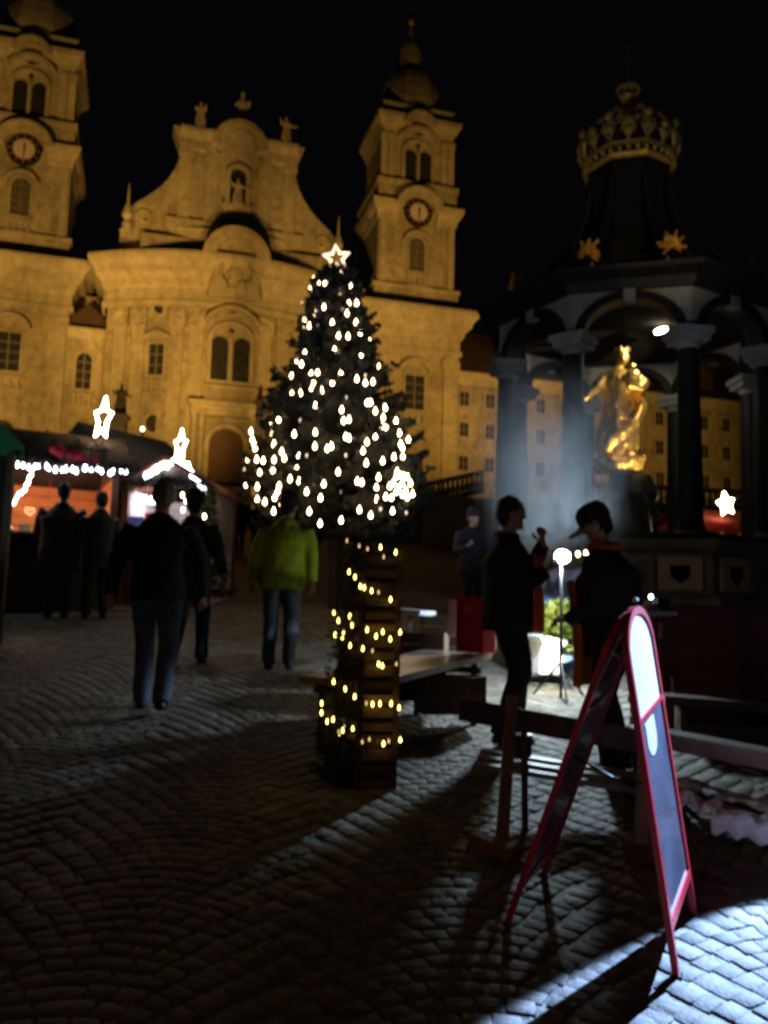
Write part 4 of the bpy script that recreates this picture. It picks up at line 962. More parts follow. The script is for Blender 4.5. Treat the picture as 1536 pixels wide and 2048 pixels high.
def person(foot, face, H, label, top=BLK, legs=NAVY, stride=.0, arms=None, hat=None, hatm=BLK, hair=HAIRB, hem=.84, bulk=1.0, lean=0.0, headturn=0.0, headdown=0.0, group=None, extra=None, scarf=None, vox=.014, handm=None, hairlen=0, side=0.0):
    """face: heading in degrees, 0 looks along +y, 90 along -x.  Local front is +y."""
    s = H / 1.75
    e = empty('person', foot, R(face), label, 'person', group)
    def V3(x, y, z): return Vector((x * s, y * s, z * s))
    ld = lambda z: lean * max(0, z - .9)
    sd = lambda z: side * max(0, z - .9)
    hipL, hipR = V3(-.095, 0, .92), V3(.095, 0, .92)
    def leg(sg, st):
        hip = V3(sg * .095, 0, .92); an = V3(sg * .105, st * .34, .085 + (abs(st) * .05 if st < 0 else 0)); kn = (hip + an) / 2 + V3(0, .06 + abs(st) * .03 + (.06 if st < 0 else 0), .02); return hip, kn, an
    Lg = [leg(-1, stride), leg(1, -stride)]
    neck = V3(sd(1.45), ld(1.45), 1.45); hd = V3(sd(1.6), ld(1.6) + .02, 1.625)
    Rh = Matrix.Rotation(R(headturn), 3, 'Z') @ Matrix.Rotation(R(-headdown), 3, 'X')
    arms = arms or [((-.26, .02, 1.12), (-.27, .10, .86)), ((.26, .02, 1.12), (.27, .06, .86))]
    sh = [V3(-.185 + sd(1.4), ld(1.4), 1.40), V3(.185 + sd(1.4), ld(1.4), 1.40)]
    # body, one continuous surface
    b = MB()
    b.tube([V3(0, 0, .90), V3(sd(1.1), ld(1.1), 1.08), V3(sd(1.3), ld(1.3), 1.30), V3(sd(1.42), ld(1.42), 1.42)], [.15 * s, .125 * s, .155 * s, .10 * s], 14, flat=.68)
    b.tube([neck - V3(0, 0, .08), neck, hd], [.075 * s, .055 * s, .055 * s], 10)
    def HP(x, y, z): return hd + Rh @ V3(x, y, z)
    b.ell(HP(0, 0, .02), (.076 * s, .094 * s, .112 * s), 16, 12, rot=Rh); b.ell(HP(0, .03, -.055), (.055 * s, .062 * s, .055 * s), 12, 8, rot=Rh)
    b.tube([HP(0, .088, .03), HP(0, .108, -.012)], [.010 * s, .017 * s], 8); b.ell(HP(0, .088, -.048), (.026 * s, .012 * s, .010 * s), 8, 5, rot=Rh); b.ell(HP(0, .085, -.082), (.022 * s, .018 * s, .016 * s), 8, 5, rot=Rh)
    b.ell(HP(0, .078, .052), (.055 * s, .02 * s, .012 * s), 8, 5, rot=Rh)
    for sx in (-1, 1): b.ell(HP(sx * .078, -.005, .0), (.012 * s, .02 * s, .032 * s), 8, 6, rot=Rh)
    hands = []
    for k in (0, 1):
        el = V3(*arms[k][0]); wr = V3(*arms[k][1]); b.tube([sh[k], el, wr], [.05 * s, .042 * s, .028 * s], 10)
        fd = (wr - el).normalized() if len(arms[k]) < 3 else Vector(arms[k][2]).normalized()
        pn = fd.cross(Vector((0, 0, 1)));
        if pn.length < .3: pn = Vector((0, 1, 0))
        pn.normalize(); up = pn.cross(fd).normalized()
        # palm across 'pn', curling along 'cu'
        acr = pn if abs(fd.z) < .75 else Vector((0, 1, 0)); cu = fd.cross(acr).normalized() * (1 if k == 0 else -1)
        pc_ = wr + fd * .05 * s
        b.tube([wr, wr + fd * .03 * s, wr + fd * .085 * s], [.026 * s, .034 * s, .036 * s], 10, flat=.55)
        for q, (off, ln) in enumerate(((-.028, .062), (-.009, .072), (.010, .067), (.028, .053))):
            r0 = wr + fd * .075 * s + acr * off * s; r1 = r0 + (fd * .8 + cu * .35) * ln * .5 * s; r2 = r1 + (fd * .45 + cu * .85) * ln * .42 * s; r3 = r2 + (fd * .0 + cu * 1.) * ln * .25 * s
            b.tube([r0, r1, r2, r3], [.0105 * s, .0095 * s, .0085 * s, .007 * s], 6)
        r0 = wr + fd * .03 * s - acr * .03 * s; b.tube([r0, r0 + (fd * .6 - acr * .7 + cu * .3) * .035 * s, r0 + (fd * .9 - acr * .5 + cu * .6) * .062 * s], [.014 * s, .012 * s, .009 * s], 6)
        hands.append(pc_ + cu * .03 * s)
    for hip, kn, an in Lg:
        b.tube([hip + V3(0, 0, .04), kn, an], [.085 * s, .055 * s, .038 * s], 10); b.tube([an, an + V3(0, .10, -.045)], [.04 * s, .03 * s], 8)
    remesh(b, 'body', handm or SKIN, e, vox * .72 * s, smooth_it=1)
    # eyes
    for sx in (-1, 1):
        m = MB(); m.ell(HP(sx * .031, .079, .028), (.012 * s, .008 * s, .009 * s), 8, 6, rot=Rh); m.build('eye', mat('eye', (.05, .04, .035), .2, var=0, bump=0), e, smooth=True)
    # trousers
    b = MB(); b.tube([V3(0, 0, 1.02), V3(0, 0, .96), V3(0, 0, .86), V3(0, 0, .80)], [.145 * s, .165 * s * bulk, .165 * s * bulk, .12 * s], 14, flat=.72)
    for hip, kn, an in Lg:
        b.tube([hip, hip.lerp(kn, .5), kn, kn.lerp(an, .6), an + V3(0, -.005, -.015)], [.098 * s * bulk, .090 * s * bulk ** .4, .072 * s * bulk ** .4, .066 * s * bulk ** .3, .064 * s * bulk ** .3], 12)
    remesh(b, 'trousers', legs, e, vox * s, wr=.009, wsc=10)
    for hip, kn, an in Lg:
        b = MB(); b.tube([an + V3(0, -.055, -.04), an + V3(0, .0, -.035), an + V3(0, .09, -.05), an + V3(0, .16, -.058)], [.036 * s, .045 * s, .040 * s, .026 * s], 10, flat=.75); b.tube([an + V3(0, 0, .03), an + V3(0, 0, -.04)], [.042 * s, .045 * s], 10)
        remesh(b, 'shoe', SHOE, e, .011 * s, smooth_it=1)
    # coat
    b = MB(); B = bulk
    ring = [(hem, .185 * B), (hem + .08, .19 * B), (1.0, .18 * B), (1.14, .178 * B), (1.28, .20 * B), (1.38, .195), (1.44, .13), (1.50, .075)]
    b.tube([V3(sd(z) , ld(z), z) for z, r in ring], [r * s for z, r in ring], 18, flat=.70)
    for k in (0, 1):
        el = V3(*arms[k][0]); wr = V3(*arms[k][1]); p0 = sh[k] + V3(0, 0, -.01); d2 = (wr - el)
        b.tube([p0, p0.lerp(el, .5), el, el.lerp(wr, .5), el + d2 * .97], [.084 * s * B ** .5, .078 * s * B ** .5, .07 * s, .06 * s, .052 * s], 12)
    b.tube([neck - V3(0, .01, .02), neck + V3(0, -.005, .05)], [.085 * s, .078 * s], 12)
    remesh(b, 'jacket', top, e, vox * s, wr=.013, wsc=8)
    # hair / hat
    b = MB()
    b.ell(HP(0, -.018, .045), (.086 * s, .096 * s, .10 * s), 14, 10, rot=Rh); b.ell(HP(0, -.04, -.01), (.078 * s, .066 * s, .08 * s), 12, 8, rot=Rh)
    if hairlen: b.tube([HP(0, -.05, 0), HP(0, -.06, -.10), HP(0, -.05, -.10 - hairlen)], [.08 * s, .075 * s, .045 * s], 10)
    hr = remesh(b, 'hair', hair, e, .012 * s, wr=.014, wsc=24, smooth_it=1)
    if hat == 'beanie':
        b = MB(); b.lathe((0, 0, 0), [(.098, .02), (.104, .03), (.104, .065), (.097, .075), (.094, .11), (.07, .155), (.03, .178), (.004, .182)], 18, sy=1.1); h_ = b.build('hat', hatm, e, smooth=True); h_.matrix_local = Matrix.Translation(hd) @ Rh.to_4x4() @ Matrix.Scale(s, 4)
    if hat == 'cap':
        b = MB(); b.lathe((0, -.005, 0), [(.096, .03), (.104, .035), (.108, .075), (.10, .12), (.075, .15), (.03, .165), (.004, .168)], 18, sy=1.08)
        vs = []; n = 9
        for q in range(n): a = R(28 + 124 * q / (n - 1)); vs += [(.095 * cos(a), .10 * sin(a), .04), (.088 * cos(a), .10 + .105 * sin(a), .018)]
        k0 = len(vs); vs2 = [(x, y, z - .008) for x, y, z in vs]
        b.add(vs + vs2, [(2*q, 2*q+1, 2*q+3, 2*q+2) for q in range(n-1)] + [(k0+2*q+2, k0+2*q+3, k0+2*q+1, k0+2*q) for q in range(n-1)] + [(2*q+1, k0+2*q+1, k0+2*q+3, 2*q+3) for q in range(n-1)])
        h_ = b.build('cap', hatm, e, smooth=True); h_.matrix_local = Matrix.Translation(hd) @ Rh.to_4x4() @ Matrix.Scale(s, 4)
    if scarf:
        b = MB(); b.tube([neck + V3(.085 * cos(t), .08 * sin(t), .02 + .01 * sin(3 * t)) for t in [k * pi / 8 for k in range(16)]], .035 * s, 8, closed=True); b.build('scarf', scarf, e, smooth=True)
    if extra: extra(e, V3, s, hands, ld, sd)
    return e
def gfoot(px, py): return gp(px, py)
def apron(mm, w=.15, z0=.62, z1=1.42, y=.155):
    def f(e, V3, s, hands, ld, sd):
        b = MB(); n = 9; rows_ = 12; vs = []; fs = []
        for r_ in range(rows_ + 1):
            z = z0 + (z1 - z0) * r_ / rows_
            for c in range(n + 1):
                a = -1.0 + 2.0 * c / n; ww = w * (1.15 - .35 * r_ / rows_); yy = (y + .03 * (1 if z < 1.1 else .6)) * cos(a * .95) ** .5 + .012 * sin(c * 2.2 + z * 6) + ld(z); vs.append(V3(a * ww + sd(z), yy, z))
        for r_ in range(rows_):
            for c in range(n): q = r_ * (n + 1) + c; fs.append((q, q + 1, q + n + 2, q + n + 1))
        b.add(vs, fs); o = b.build('apron', mm, e, smooth=True); sm = o.modifiers.new('thick', 'SOLIDIFY'); sm.thickness = .012
    return f
# man eating beside the lamp
person(gfoot(1012, 1492), -100, 1.74, 'man in a black coat raising food to his mouth beside the work lamp', BLK, BLK, .12,
       arms=[((-.25, .12, 1.13), (-.04, .25, 1.42), (.3, -.15, .9)), ((.23, .12, 1.10), (.16, .26, 1.22), (-.1, .9, .5))], hair=HAIRB, hem=.80, bulk=1.42, headturn=8, headdown=6, extra=apron(ORNG, .19, .80, 1.34, .22), vox=.012)
pers2 = person(gfoot(1236, 1548), 66, 1.70, 'stooping vendor in black cap and coat with long orange apron', BLK, BLK, .08,
       arms=[((-.26, .12, 1.08), (-.14, .30, .98), (.3, .9, .0)), ((.27, .12, 1.08), (.10, .32, 1.0), (-.3, .9, .0))], hat='cap', hair=HAIRD, hem=.74, bulk=1.55, lean=.16, headdown=28, scarf=ORNG, extra=apron(ORNG, .17, .55, 1.25, .25), vox=.012)
person(gfoot(300, 1428), 4, 1.80, 'broad man in a black jacket and faded jeans walking away towards the huts', BLK, JEANF, .55, arms=[((-.31, -.02, 1.13), (-.33, -.06, .87)), ((.31, .05, 1.13), (.32, .16, .88))], hair=HAIRG, hem=.84, bulk=1.14, headturn=12)
person(gfoot(372, 1330), -8, 1.72, 'person in a dark green jacket and dark blue trousers half hidden behind the broad man', DGRN, NAVY, -.4, arms=[((-.28, .02, 1.12), (-.29, .08, .86)), ((.30, -.08, 1.14), (.36, -.02, .92))], hair=HAIRD, hat='beanie', hatm=DGRN, hem=.80, bulk=1.15)
person(gfoot(556, 1342), 2, 1.73, 'man in a bright lime green jacket and dark cap walking towards the fir tree', LIME, JEAN, .18, arms=[((-.27, .0, 1.12), (-.29, .03, .86)), ((.28, .0, 1.13), (.30, .03, .87))], hat='beanie', hatm=PLUM, hair=HAIRD, hem=.80, bulk=1.22, headdown=5, headturn=-14, side=.06)
person(gfoot(110, 1238), 14, 1.80, 'broad shouldered visitor in a black coat standing at the orange lit stall', BLK, BLK, .12, arms=[((-.30, .08, 1.12), (-.18, .28, 1.05)), ((.30, .08, 1.12), (.20, .28, 1.06))], hair=HAIRD, hem=.62, bulk=1.45)
person(gfoot(188, 1240), 30, 1.70, 'slim person in black at the corner post of the orange lit stall', NAVY, BLK, .15, hair=HAIRB, hem=.70, bulk=1.0, arms=[((-.25, .12, 1.12), (-.12, .30, 1.1)), ((.25, .08, 1.12), (.24, .2, .92))])
person(gfoot(478, 1112), 170, 1.70, 'distant dark figure in front of the abbey door beside the fir tree', BLK, BLK, .3, hair=HAIRD, hem=.75, vox=.03)
person(gfoot(512, 1106), 10, 1.62, 'second distant dark figure walking nearer the lime jacket', BRWN, BLK, .3, hair=HAIRD, hem=.75, vox=.03)
person(gfoot(942, 1255), -160, 1.60, 'vendor in a plum jacket behind the table with the red box', PLUM, BLK, .0, arms=[((-.27, .12, 1.10), (-.20, .34, 1.02)), ((.28, .10, 1.12), (.24, .32, 1.18))], hair=HAIRD, hat='beanie', hatm=PLUM, hem=.70, bulk=1.1, headturn=20)

# ================================================================== MARKET HUTS
def string_bulbs(name, pts, n, label, mm=E_COOL, rad=.022, sag=.0, loops=1, cat='fairy lights', jit=.02, seed=1):
    rr = random.Random(seed); P = [Vector(p) for p in pts]; L = [0]
    for a, b in zip(P, P[1:]): L.append(L[-1] + (b - a).length)
    e = empty(name, P[0], 0, label, cat); b = MB(); b.ell((0, 0, 0), (rad, rad, rad * 1.5), 7, 5); b.lathe((0, 0, 0), [(rad * .4, rad * 1.3), (rad * .4, rad * 2.1)], 5); bo = None; wp = []
    for i in range(n):
        d = L[-1] * (i + .5) / n; k = max(j for j in range(len(L)) if L[j] <= d + 1e-9); k = min(k, len(P) - 2); t = (d - L[k]) / max(1e-6, L[k + 1] - L[k])
        q = P[k].lerp(P[k + 1], t) - P[0] + Vector((rr.uniform(-jit, jit), rr.uniform(-jit, jit), rr.uniform(-jit, jit) - abs(sin(i * .9)) * sag)); wp.append(q)
        if bo is None: bo = b.build('bulb', mm, e, smooth=True); bo.location = q
        else: link(bo.data, 'bulb', e, q)
    m = MB(); m.tube(wp, .004, 4, caps=False); m.build('wire', IRON, e); return e
def garland(name, pts, label, dens=160, rad=.10, seed=1):
    rr = random.Random(seed); V = []; F = []; P = [Vector(p) for p in pts]
    for a, b in zip(P, P[1:]):
        L = (b - a).length
        for k in range(int(dens * L)):
            p = a.lerp(b, rr.random()) - P[0]; d = Vector((rr.uniform(-1, 1), rr.uniform(-1, 1), rr.uniform(-1, .6))); sprig(V, F, p, d, rad * rr.uniform(.7, 1.4), rr, .014, .03)
    me = bpy.data.meshes.new(name); me.from_pydata([tuple(v) for v in V], [], F); me.materials.append(FIR); o = bpy.data.objects.new(name, me); COL.objects.link(o); o.location = P[0]; tag(o, label, 'garland'); return o
def hut(c0, c1, depth, eave, ridge, label, inner, counter=1.0, gable_front=False, over=.35, roofm=ROOF, planks=True, back=True):
    """c0,c1: front corner ground points (left,right seen from the customers)."""
    c0 = Vector(c0); c1 = Vector(c1); u = Vector((c1.x - c0.x, c1.y - c0.y, 0)); W = u.length; u.normalize(); dpt = Vector((-u.y, u.x, 0)); zb = max(c0.z, c1.z)
    e = empty('market_hut', (c0.x, c0.y, zb), atan2(u.y, u.x), label, 'market hut')
    low = -.5
    for x, y in ((0, 0), (W, 0), (W, depth), (0, depth)):
        m = MB(); m.b3(x - .045, x + .045, y - .045, y + .045, low, eave); m.build('post', mat('red_brown_post', (.10, .03, .02), .6, var=.2), e)
    n = int(counter / .14)
    for k in range(n):
        z = k * .14; m = MB(); m.b3(.05, W - .05, -.01, .012, z + .005, z + .133); m.build('front_plank', WOODD, e)
    m = MB(); m.b3(.05, W - .05, .014, .03, -.4, counter); m.build('front_backing', WOODD, e)
    m = MB(); m.b3(-.02, W + .02, -.25, .35, counter, counter + .04); m.build('counter', WOODM, e)
    if back:
        nb = int((eave - .0) / .16)
        for k in range(nb): z = k * .16; m = MB(); m.b3(.03, W - .03, depth - .02, depth + .003, z + .004, z + .154); m.build('back_plank', inner, e)
    for x in (0, W):
        m = MB(); m.b3(x - .012, x + .012, .06, depth - .05, low, eave - .02); m.build('side_wall', inner, e)
    m = MB(); m.b3(.0, W, .0, depth, .0, .03)
    m.build('floor', WOODD, e)
    if not gable_front:
        yr = depth / 2; o = over
        for nm, ya, yb in (('front', -o, yr), ('back', depth + o, yr)):
            m = MB(); m.add([(-o, ya, eave - .02), (W + o, ya, eave - .02), (W + o, yb, ridge), (-o, yb, ridge), (-o, ya, eave + .05), (W + o, ya, eave + .05), (W + o, yb, ridge + .07), (-o, yb, ridge + .07)], [(0,1,2,3),(4,5,6,7),(0,1,5,4),(1,2,6,5),(0,3,7,4),(2,3,7,6)]); m.build('roof_slope', roofm, e)
        for x in (0, W):
            m = MB(); m.add([(x - .01, 0, eave), (x - .01, depth, eave), (x - .01, yr, ridge), (x + .01, 0, eave), (x + .01, depth, eave), (x + .01, yr, ridge)], [(0,1,2),(3,4,5),(0,1,4,3),(1,2,5,4),(2,0,3,5)]); m.build('gable_board', WOODM, e)
    else:
        xr = W / 2; o = over
        for xa in (-o, W + o):
            m = MB(); m.add([(xa, -o, eave - .04), (xr, -o, ridge), (xr, depth, ridge), (xa, depth, eave - .04), (xa, -o, eave + .03), (xr, -o, ridge + .07), (xr, depth, ridge + .07), (xa, depth, eave + .03)], [(0,1,2,3),(4,5,6,7),(0,1,5,4),(0,3,7,4),(2,3,7,6)]); m.build('roof_slope', roofm, e)
        m = MB(); m.prism([(0, eave), (W, eave), (xr, ridge - .02)], -.02, .01); m.build('gable_board', WOODD, e)
    return e, u, dpt, W, zb
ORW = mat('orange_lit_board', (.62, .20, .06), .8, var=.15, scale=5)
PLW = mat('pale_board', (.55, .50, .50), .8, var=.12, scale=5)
# orange hut
cR = gp(214, 1222); cL = cR + Vector((-3.0 * .90, -3.0 * .42, 0)); cL.z = cR.z
eA = at(205, 950, cR.y).z - cR.z; rA = eA + .62
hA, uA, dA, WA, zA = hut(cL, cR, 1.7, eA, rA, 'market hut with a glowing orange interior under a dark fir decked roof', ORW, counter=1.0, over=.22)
def hp(h, W0, x, y, z): return h.matrix_basis @ Vector((x, y, z)) if False else Matrix.LocRotScale(h.location, h.rotation_euler, None) @ Vector((x, y, z))
HA = lambda x, y, z: hp(hA, 0, x, y, z)
string_bulbs('eave_lights', [HA(0, -.36, eA + .0), HA(WA * .5, -.36, eA - .05), HA(WA + .1, -.36, eA)], 44, 'row of white bulbs along the eave of the orange lit hut', rad=.024, jit=.03, seed=2)
string_bulbs('hanging_lights', [HA(WA * .62, -.3, eA - .06), HA(WA * .60, .3, eA - .3), HA(WA * .50, .9, eA - .62), HA(WA * .40, 1.2, 1.25), HA(WA * .38, 1.3, 1.05)], 22, 'strand of white bulbs hanging in a curve inside the orange lit hut', rad=.02, seed=3)
garland('fir_garland', [HA(-.2, -.4, eA + .06), HA(WA * .5, -.42, eA + .08), HA(WA + .3, -.4, eA + .06)], 'dark fir garland above the eave lights of the orange lit hut', seed=4, rad=.16, dens=190)
garland('roof_garland', [HA(.6, -.0, eA + .3), HA(WA * .6, .2, eA + .42), HA(WA * .95, .1, eA + .35)], 'loose fir branches lying on the roof of the orange lit hut', seed=5, rad=.2, dens=150)
m = MB(); 
for k in range(5): m.ell((.12 * k, .03 * sin(k * 2), .02 * cos(k * 3)), (.13, .06, .09), 10, 7)
o = remesh(m, 'red_drape', mat('red_fabric', (.35, .01, .03), .8, var=.2, bump=.3), None, .018, wr=.012, wsc=16); o.location = HA(WA * .72, -.18, eA + .24); o.rotation_euler = (0, R(14), atan2(uA.y, uA.x)); tag(o, 'crumpled red cloth tied among fir branches on the orange hut roof', 'cloth')
star('roof_star', at(206, 838, cR.y + .4), .24, R(-40), R(8), E_STARB, 'tall bright star standing on the roof ridge of the orange lit hut', th=.026, stretch=1.35, inner=.5, pole=.2)
pt('hut_lamp_light', HA(WA * .62, .55, eA - .35), 26, (1, .62, .33), .15)
pt('hut_lamp_light', HA(WA * .3, .55, eA - .35), 24, (1, .62, .33), .15)
# goods on the orange hut's counter and shelf
gr = random.Random(4)
for i in range(9):
    x = WA * (.35 + .065 * i); h = gr.uniform(.10, .2); m = MB(); kind = i % 3
    if kind == 0: m.lathe((0, 0, 0), [(.05, 0), (.055, h * .6), (.03, h * .8), (.025, h)], 10); nm, mm, lb_ = 'candle_jar', WHITEP, 'white candle jar'
    elif kind == 1: m.box((0, 0, h / 2), (.13, .1, h)); m.box((0, 0, h + .01), (.14, .11, .02)); nm, mm, lb_ = 'gift_box', mat('cream_card', (.6, .5, .35), .7), 'cream gift box'
    else: m.lathe((0, 0, 0), [(.03, 0), (.045, h * .5), (.06, h * .55), (.01, h * 1.1)], 8); nm, mm, lb_ = 'paper_tree', mat('green_paper', (.08, .22, .08), .8), 'small green paper tree'
    o = m.build(nm, mm); o.location = HA(x, .08 + .1 * (i % 2), 1.04); tag(o, ['first', 'middle', 'last'][i // 3] + ' ' + lb_ + ' counted from the dark awning along the orange hut counter', nm.replace('_', ' '), 'goods on the orange hut counter')
HRT = mat('gingerbread', (.30, .10, .03), .8, var=.2, scale=20); ICE = mat('icing', (.75, .65, .6), .7, var=.05)
for i in range(7):
    x = WA * (.30 + .085 * i); e = empty('hanging_heart', HA(x, .9, eA - .42 - .10 * (i % 3)), atan2(uA.y, uA.x), 'iced gingerbread heart hung %s in the orange lit hut' % ['nearest the awning', 'second from the awning', 'third from the awning', 'mid row', 'third from the post', 'second from the post', 'nearest the post'][i], 'gingerbread heart', 'hearts hung in the orange hut')
    hp_ = [(.085 * 16 * sin(t) ** 3 / 16, .085 * (13 * cos(t) - 5 * cos(2 * t) - 2 * cos(3 * t) - cos(4 * t)) / 16) for t in [2 * pi * k / 20 for k in range(20)]]
    m = MB(); m.prism(hp_, -.008, .008); m.build('heart', HRT, e)
    m = MB(); m.tube([(a * .8, -.011, b * .8) for a, b in hp_], .005, 4, closed=True); m.build('icing', ICE, e)
    m = MB(); m.tube([(0, 0, .05), (0, 0, .40 + .10 * (i % 3))], .003, 4); m.build('ribbon', REDP, e)
# glowing white light box in the hut
m = MB(); m.b3(-.14, .14, -.02, .02, 0, .42); m.b3(-.16, .16, -.03, .03, -.03, 0); o = m.build('light_box', emis('white_panel_glow', (1, .93, .85), 2.2)); o.location = HA(WA * .88, 1.5, 1.0); o.rotation_euler = hA.rotation_euler; tag(o, 'small glowing white light box on the back wall of the orange lit hut', 'light box')
# grey roofed hut behind
cB0 = gp(205, 1180); 
g0 = at(232, 1165, 15.5); g0.z = gz(15.5); g1 = at(352, 1165, 16.6); g1.z = gz(16.6)
eB = at(300, 946, 15.6).z - max(g0.z, g1.z); rB = at(300, 868, 16.4).z - max(g0.z, g1.z)
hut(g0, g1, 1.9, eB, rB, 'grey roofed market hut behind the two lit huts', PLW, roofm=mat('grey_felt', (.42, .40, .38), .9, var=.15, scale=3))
# white lit hut with gable to the front
c0 = gp(240, 1208); c1 = gp(402, 1215); c0.z = c1.z = max(c0.z, c1.z)
eC = at(300, 975, c0.y).z - c0.z; rC = at(345, 925, c0.y).z - c0.z
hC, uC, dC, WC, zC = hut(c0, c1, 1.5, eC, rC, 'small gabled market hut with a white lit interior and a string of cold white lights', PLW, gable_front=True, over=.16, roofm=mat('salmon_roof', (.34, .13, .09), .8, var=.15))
HC = lambda x, y, z: hp(hC, 0, x, y, z)
string_bulbs('gable_lights', [at(288, 957, c0.y - .2), at(312, 940, c0.y - .2), at(346, 925, c0.y - .2), at(372, 930, c0.y - .2), at(392, 960, c0.y - .2), at(413, 988, c0.y - .2)], 46, 'cold white bulbs along both slopes of the small gabled hut', rad=.028, jit=.02, seed=6)
garland('gable_garland', [HC(-.1, -.18, eC + .02), HC(WC / 2, -.18, eC + .12), HC(WC + .1, -.18, eC + .02)], 'thick fir garland inside the gable of the white lit hut', seed=7, rad=.17, dens=260)
star('roof_star', at(361, 892, c0.y - .1), .20, R(-50), R(6), E_STARB, 'narrow bright star on the tip of the small gabled hut', th=.022, stretch=1.25, inner=.5, pole=.12)
pt('hut_lamp_light', HC(WC * .3, .5, eC - .25), 13, (.93, .90, 1), .12)
string_bulbs('row_of_lamps', [HC(.06, .35, eC - .15), HC(WC * .45, .35, eC - .18)], 7, 'row of bright white lamps under the ceiling of the white lit hut', mm=emis('pinkish_lamp', (1, .9, .98), 14), rad=.035, jit=.01, cat='lamps')
for k, (x, w_, h_, mm, lb_) in enumerate(((.18, .20, .28, mat('blue_card', (.05, .13, .5), .7), 'blue box'), (.36, .12, .34, mat('red_card', (.6, .03, .02), .7), 'tall red box'), (.10, .10, .18, WHITEP, 'white tub'), (.50, .14, .24, mat('white_card', (.75, .72, .72), .7), 'white carton'), (.60, .16, .18, mat('blue_card'  , (0, 0, 0)), 'low blue box'))):
    m = MB(); m.box((0, 0, h_ / 2), (w_, .14, h_)); m.box((0, 0, h_ + .008), (w_ * 1.04, .15, .016)); o = m.build('goods_box', mm); o.location = HC(x, .02 + .03 * k, 1.04); o.rotation_euler = (0, 0, .2 * k); tag(o, lb_ + ' on the counter of the white lit hut', 'box')
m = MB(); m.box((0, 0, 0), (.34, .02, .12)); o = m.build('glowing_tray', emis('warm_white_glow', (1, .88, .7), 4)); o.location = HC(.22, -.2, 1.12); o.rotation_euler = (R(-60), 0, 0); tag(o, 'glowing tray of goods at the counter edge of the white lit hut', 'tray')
# little lit fir beside the hut
def small_fir(loc, h, r, label, nb, seed, mm=FIR, density=1.0, light=E_YEL, marks=None, Y=None):
    rr = random.Random(seed); e = empty('small_fir_tree', loc, 0, label, 'tree'); V = []; F = []
    m = MB(); m.tube([(0, 0, 0), (0, 0, h * .95)], [.05, .01], 6); m.build('trunk', BARK, e)
    for k in range(int(150 * density)):
        t = rr.random() ** .8; z = h * (.12 + .86 * t); a = rr.uniform(0, 2 * pi); L = r * (1 - t) + .05
        p = Vector((0, 0, z)); d = Vector((cos(a), sin(a), rr.uniform(-.25, .2)));
        for q in range(6): sprig(V, F, p + d * (L * q / 6), d + Vector((rr.uniform(-.8, .8), rr.uniform(-.8, .8), rr.uniform(-.2, .5))), L * .4 + .05, rr, .018, .03)
    me = bpy.data.meshes.new('crown'); me.from_pydata([tuple(v) for v in V], [], F); me.materials.append(mm); o = bpy.data.objects.new('crown', me); COL.objects.link(o); o.parent = e
    b = MB(); b.ell((0, 0, 0), (.024, .024, .036), 7, 5); bo = None
    if marks: P = [at(px, py, Y) - Vector(loc) for px, py in marks]
    else: P = [Vector(((r * (1 - t) * .9) * cos(a), (r * (1 - t) * .9) * sin(a), h * (.12 + .86 * t))) for t, a in [(rr.random(), rr.uniform(0, 2 * pi)) for _ in range(nb)]]
    for p in P:
        if bo is None: bo = b.build('bulb', light, e, smooth=True); bo.location = p
        else: link(bo.data, 'bulb', e, p)
    return e
f0 = gp(403, 1232)
small_fir(f0, at(392, 975, f0.y).z - f0.z, .33, 'small fir with greenish lights at the corner of the white lit hut', 0, 5, light=emis('lime_bulb', (.95, 1, .55), 12), marks=[(365, 990), (372, 1002), (380, 1008), (386, 1000), (391, 990), (378, 996), (366, 1020), (409, 1033), (403, 1067), (413, 1058), (414, 1070), (400, 1012)], Y=f0.y - .3)
# floor boards in front of the huts
m = MB(); m.box((0, 0, .03), (.9, .25, .05), rx=math.atan(G)); o = m.build('duckboard', WOODL); o.location = gp(200, 1222); tag(o, 'pale wooden board on the ground before the hut corner post', 'board')
# green awning stall at the left edge
aw = gp(-30, 1268); 
AY = 9.6
e = empty('green_awning_stall', (at(-60, 1200, AY).x, AY, gz(AY)), 0, 'stall with a green awning and black side at the picture edge', 'stall'); EO = Vector(e.location)
m = MB(); pA = [at(-160, 690, AY) - EO, at(50, 893, AY) - EO, at(48, 900, AY + 1.6) - EO, at(-160, 700, AY + 1.6) - EO]; pl_ = [p - Vector((0, 0, .05)) for p in pA]
m.add(pA + pl_, [(0,1,2,3),(7,6,5,4),(0,4,5,1),(1,5,6,2)]); p5 = [at(-160, 690, AY) - EO, at(50, 893, AY) - EO, at(46, 912, AY) - EO, at(-160, 908, AY) - EO]; m.add([v + Vector((0, -.004, 0)) for v in p5] + [v + Vector((0, .03, 0)) for v in p5], [(0,1,2,3),(7,6,5,4),(2,3,7,6)])
m.build('awning', mat('green_awning_cloth', (.02, .22, .09), .7, var=.15, scale=3), e)
m = MB(); q = at(14, 1000, AY) - EO; m.b3(q.x - 1.2, q.x + .02, 0, .04, -.1, (at(14, 900, AY) - EO).z); m.build('side_panel', BLK, e)
m = MB(); m.b3(q.x + .0, q.x + .07, -.08, .0, -.1, (at(14, 905, AY) - EO).z); m.build('post', WOODD, e)
lq = at(30, 930, AY - .9); lq.z = gz(lq.y) + 1.75
m = MB(lambda: 0) if False else MB(); m.tube([(0, 0, 0), (0, 0, 1.68)], .012, 6); lo_ = m.build('fill_lamp_pole', IRON); lo_.location = (-4.9, AY - 1.4, gz(AY - 1.4)); lo_['category'] = 'pole'; lo_['label'] = 'thin pole of an unseen fill lamp added before the green awning'
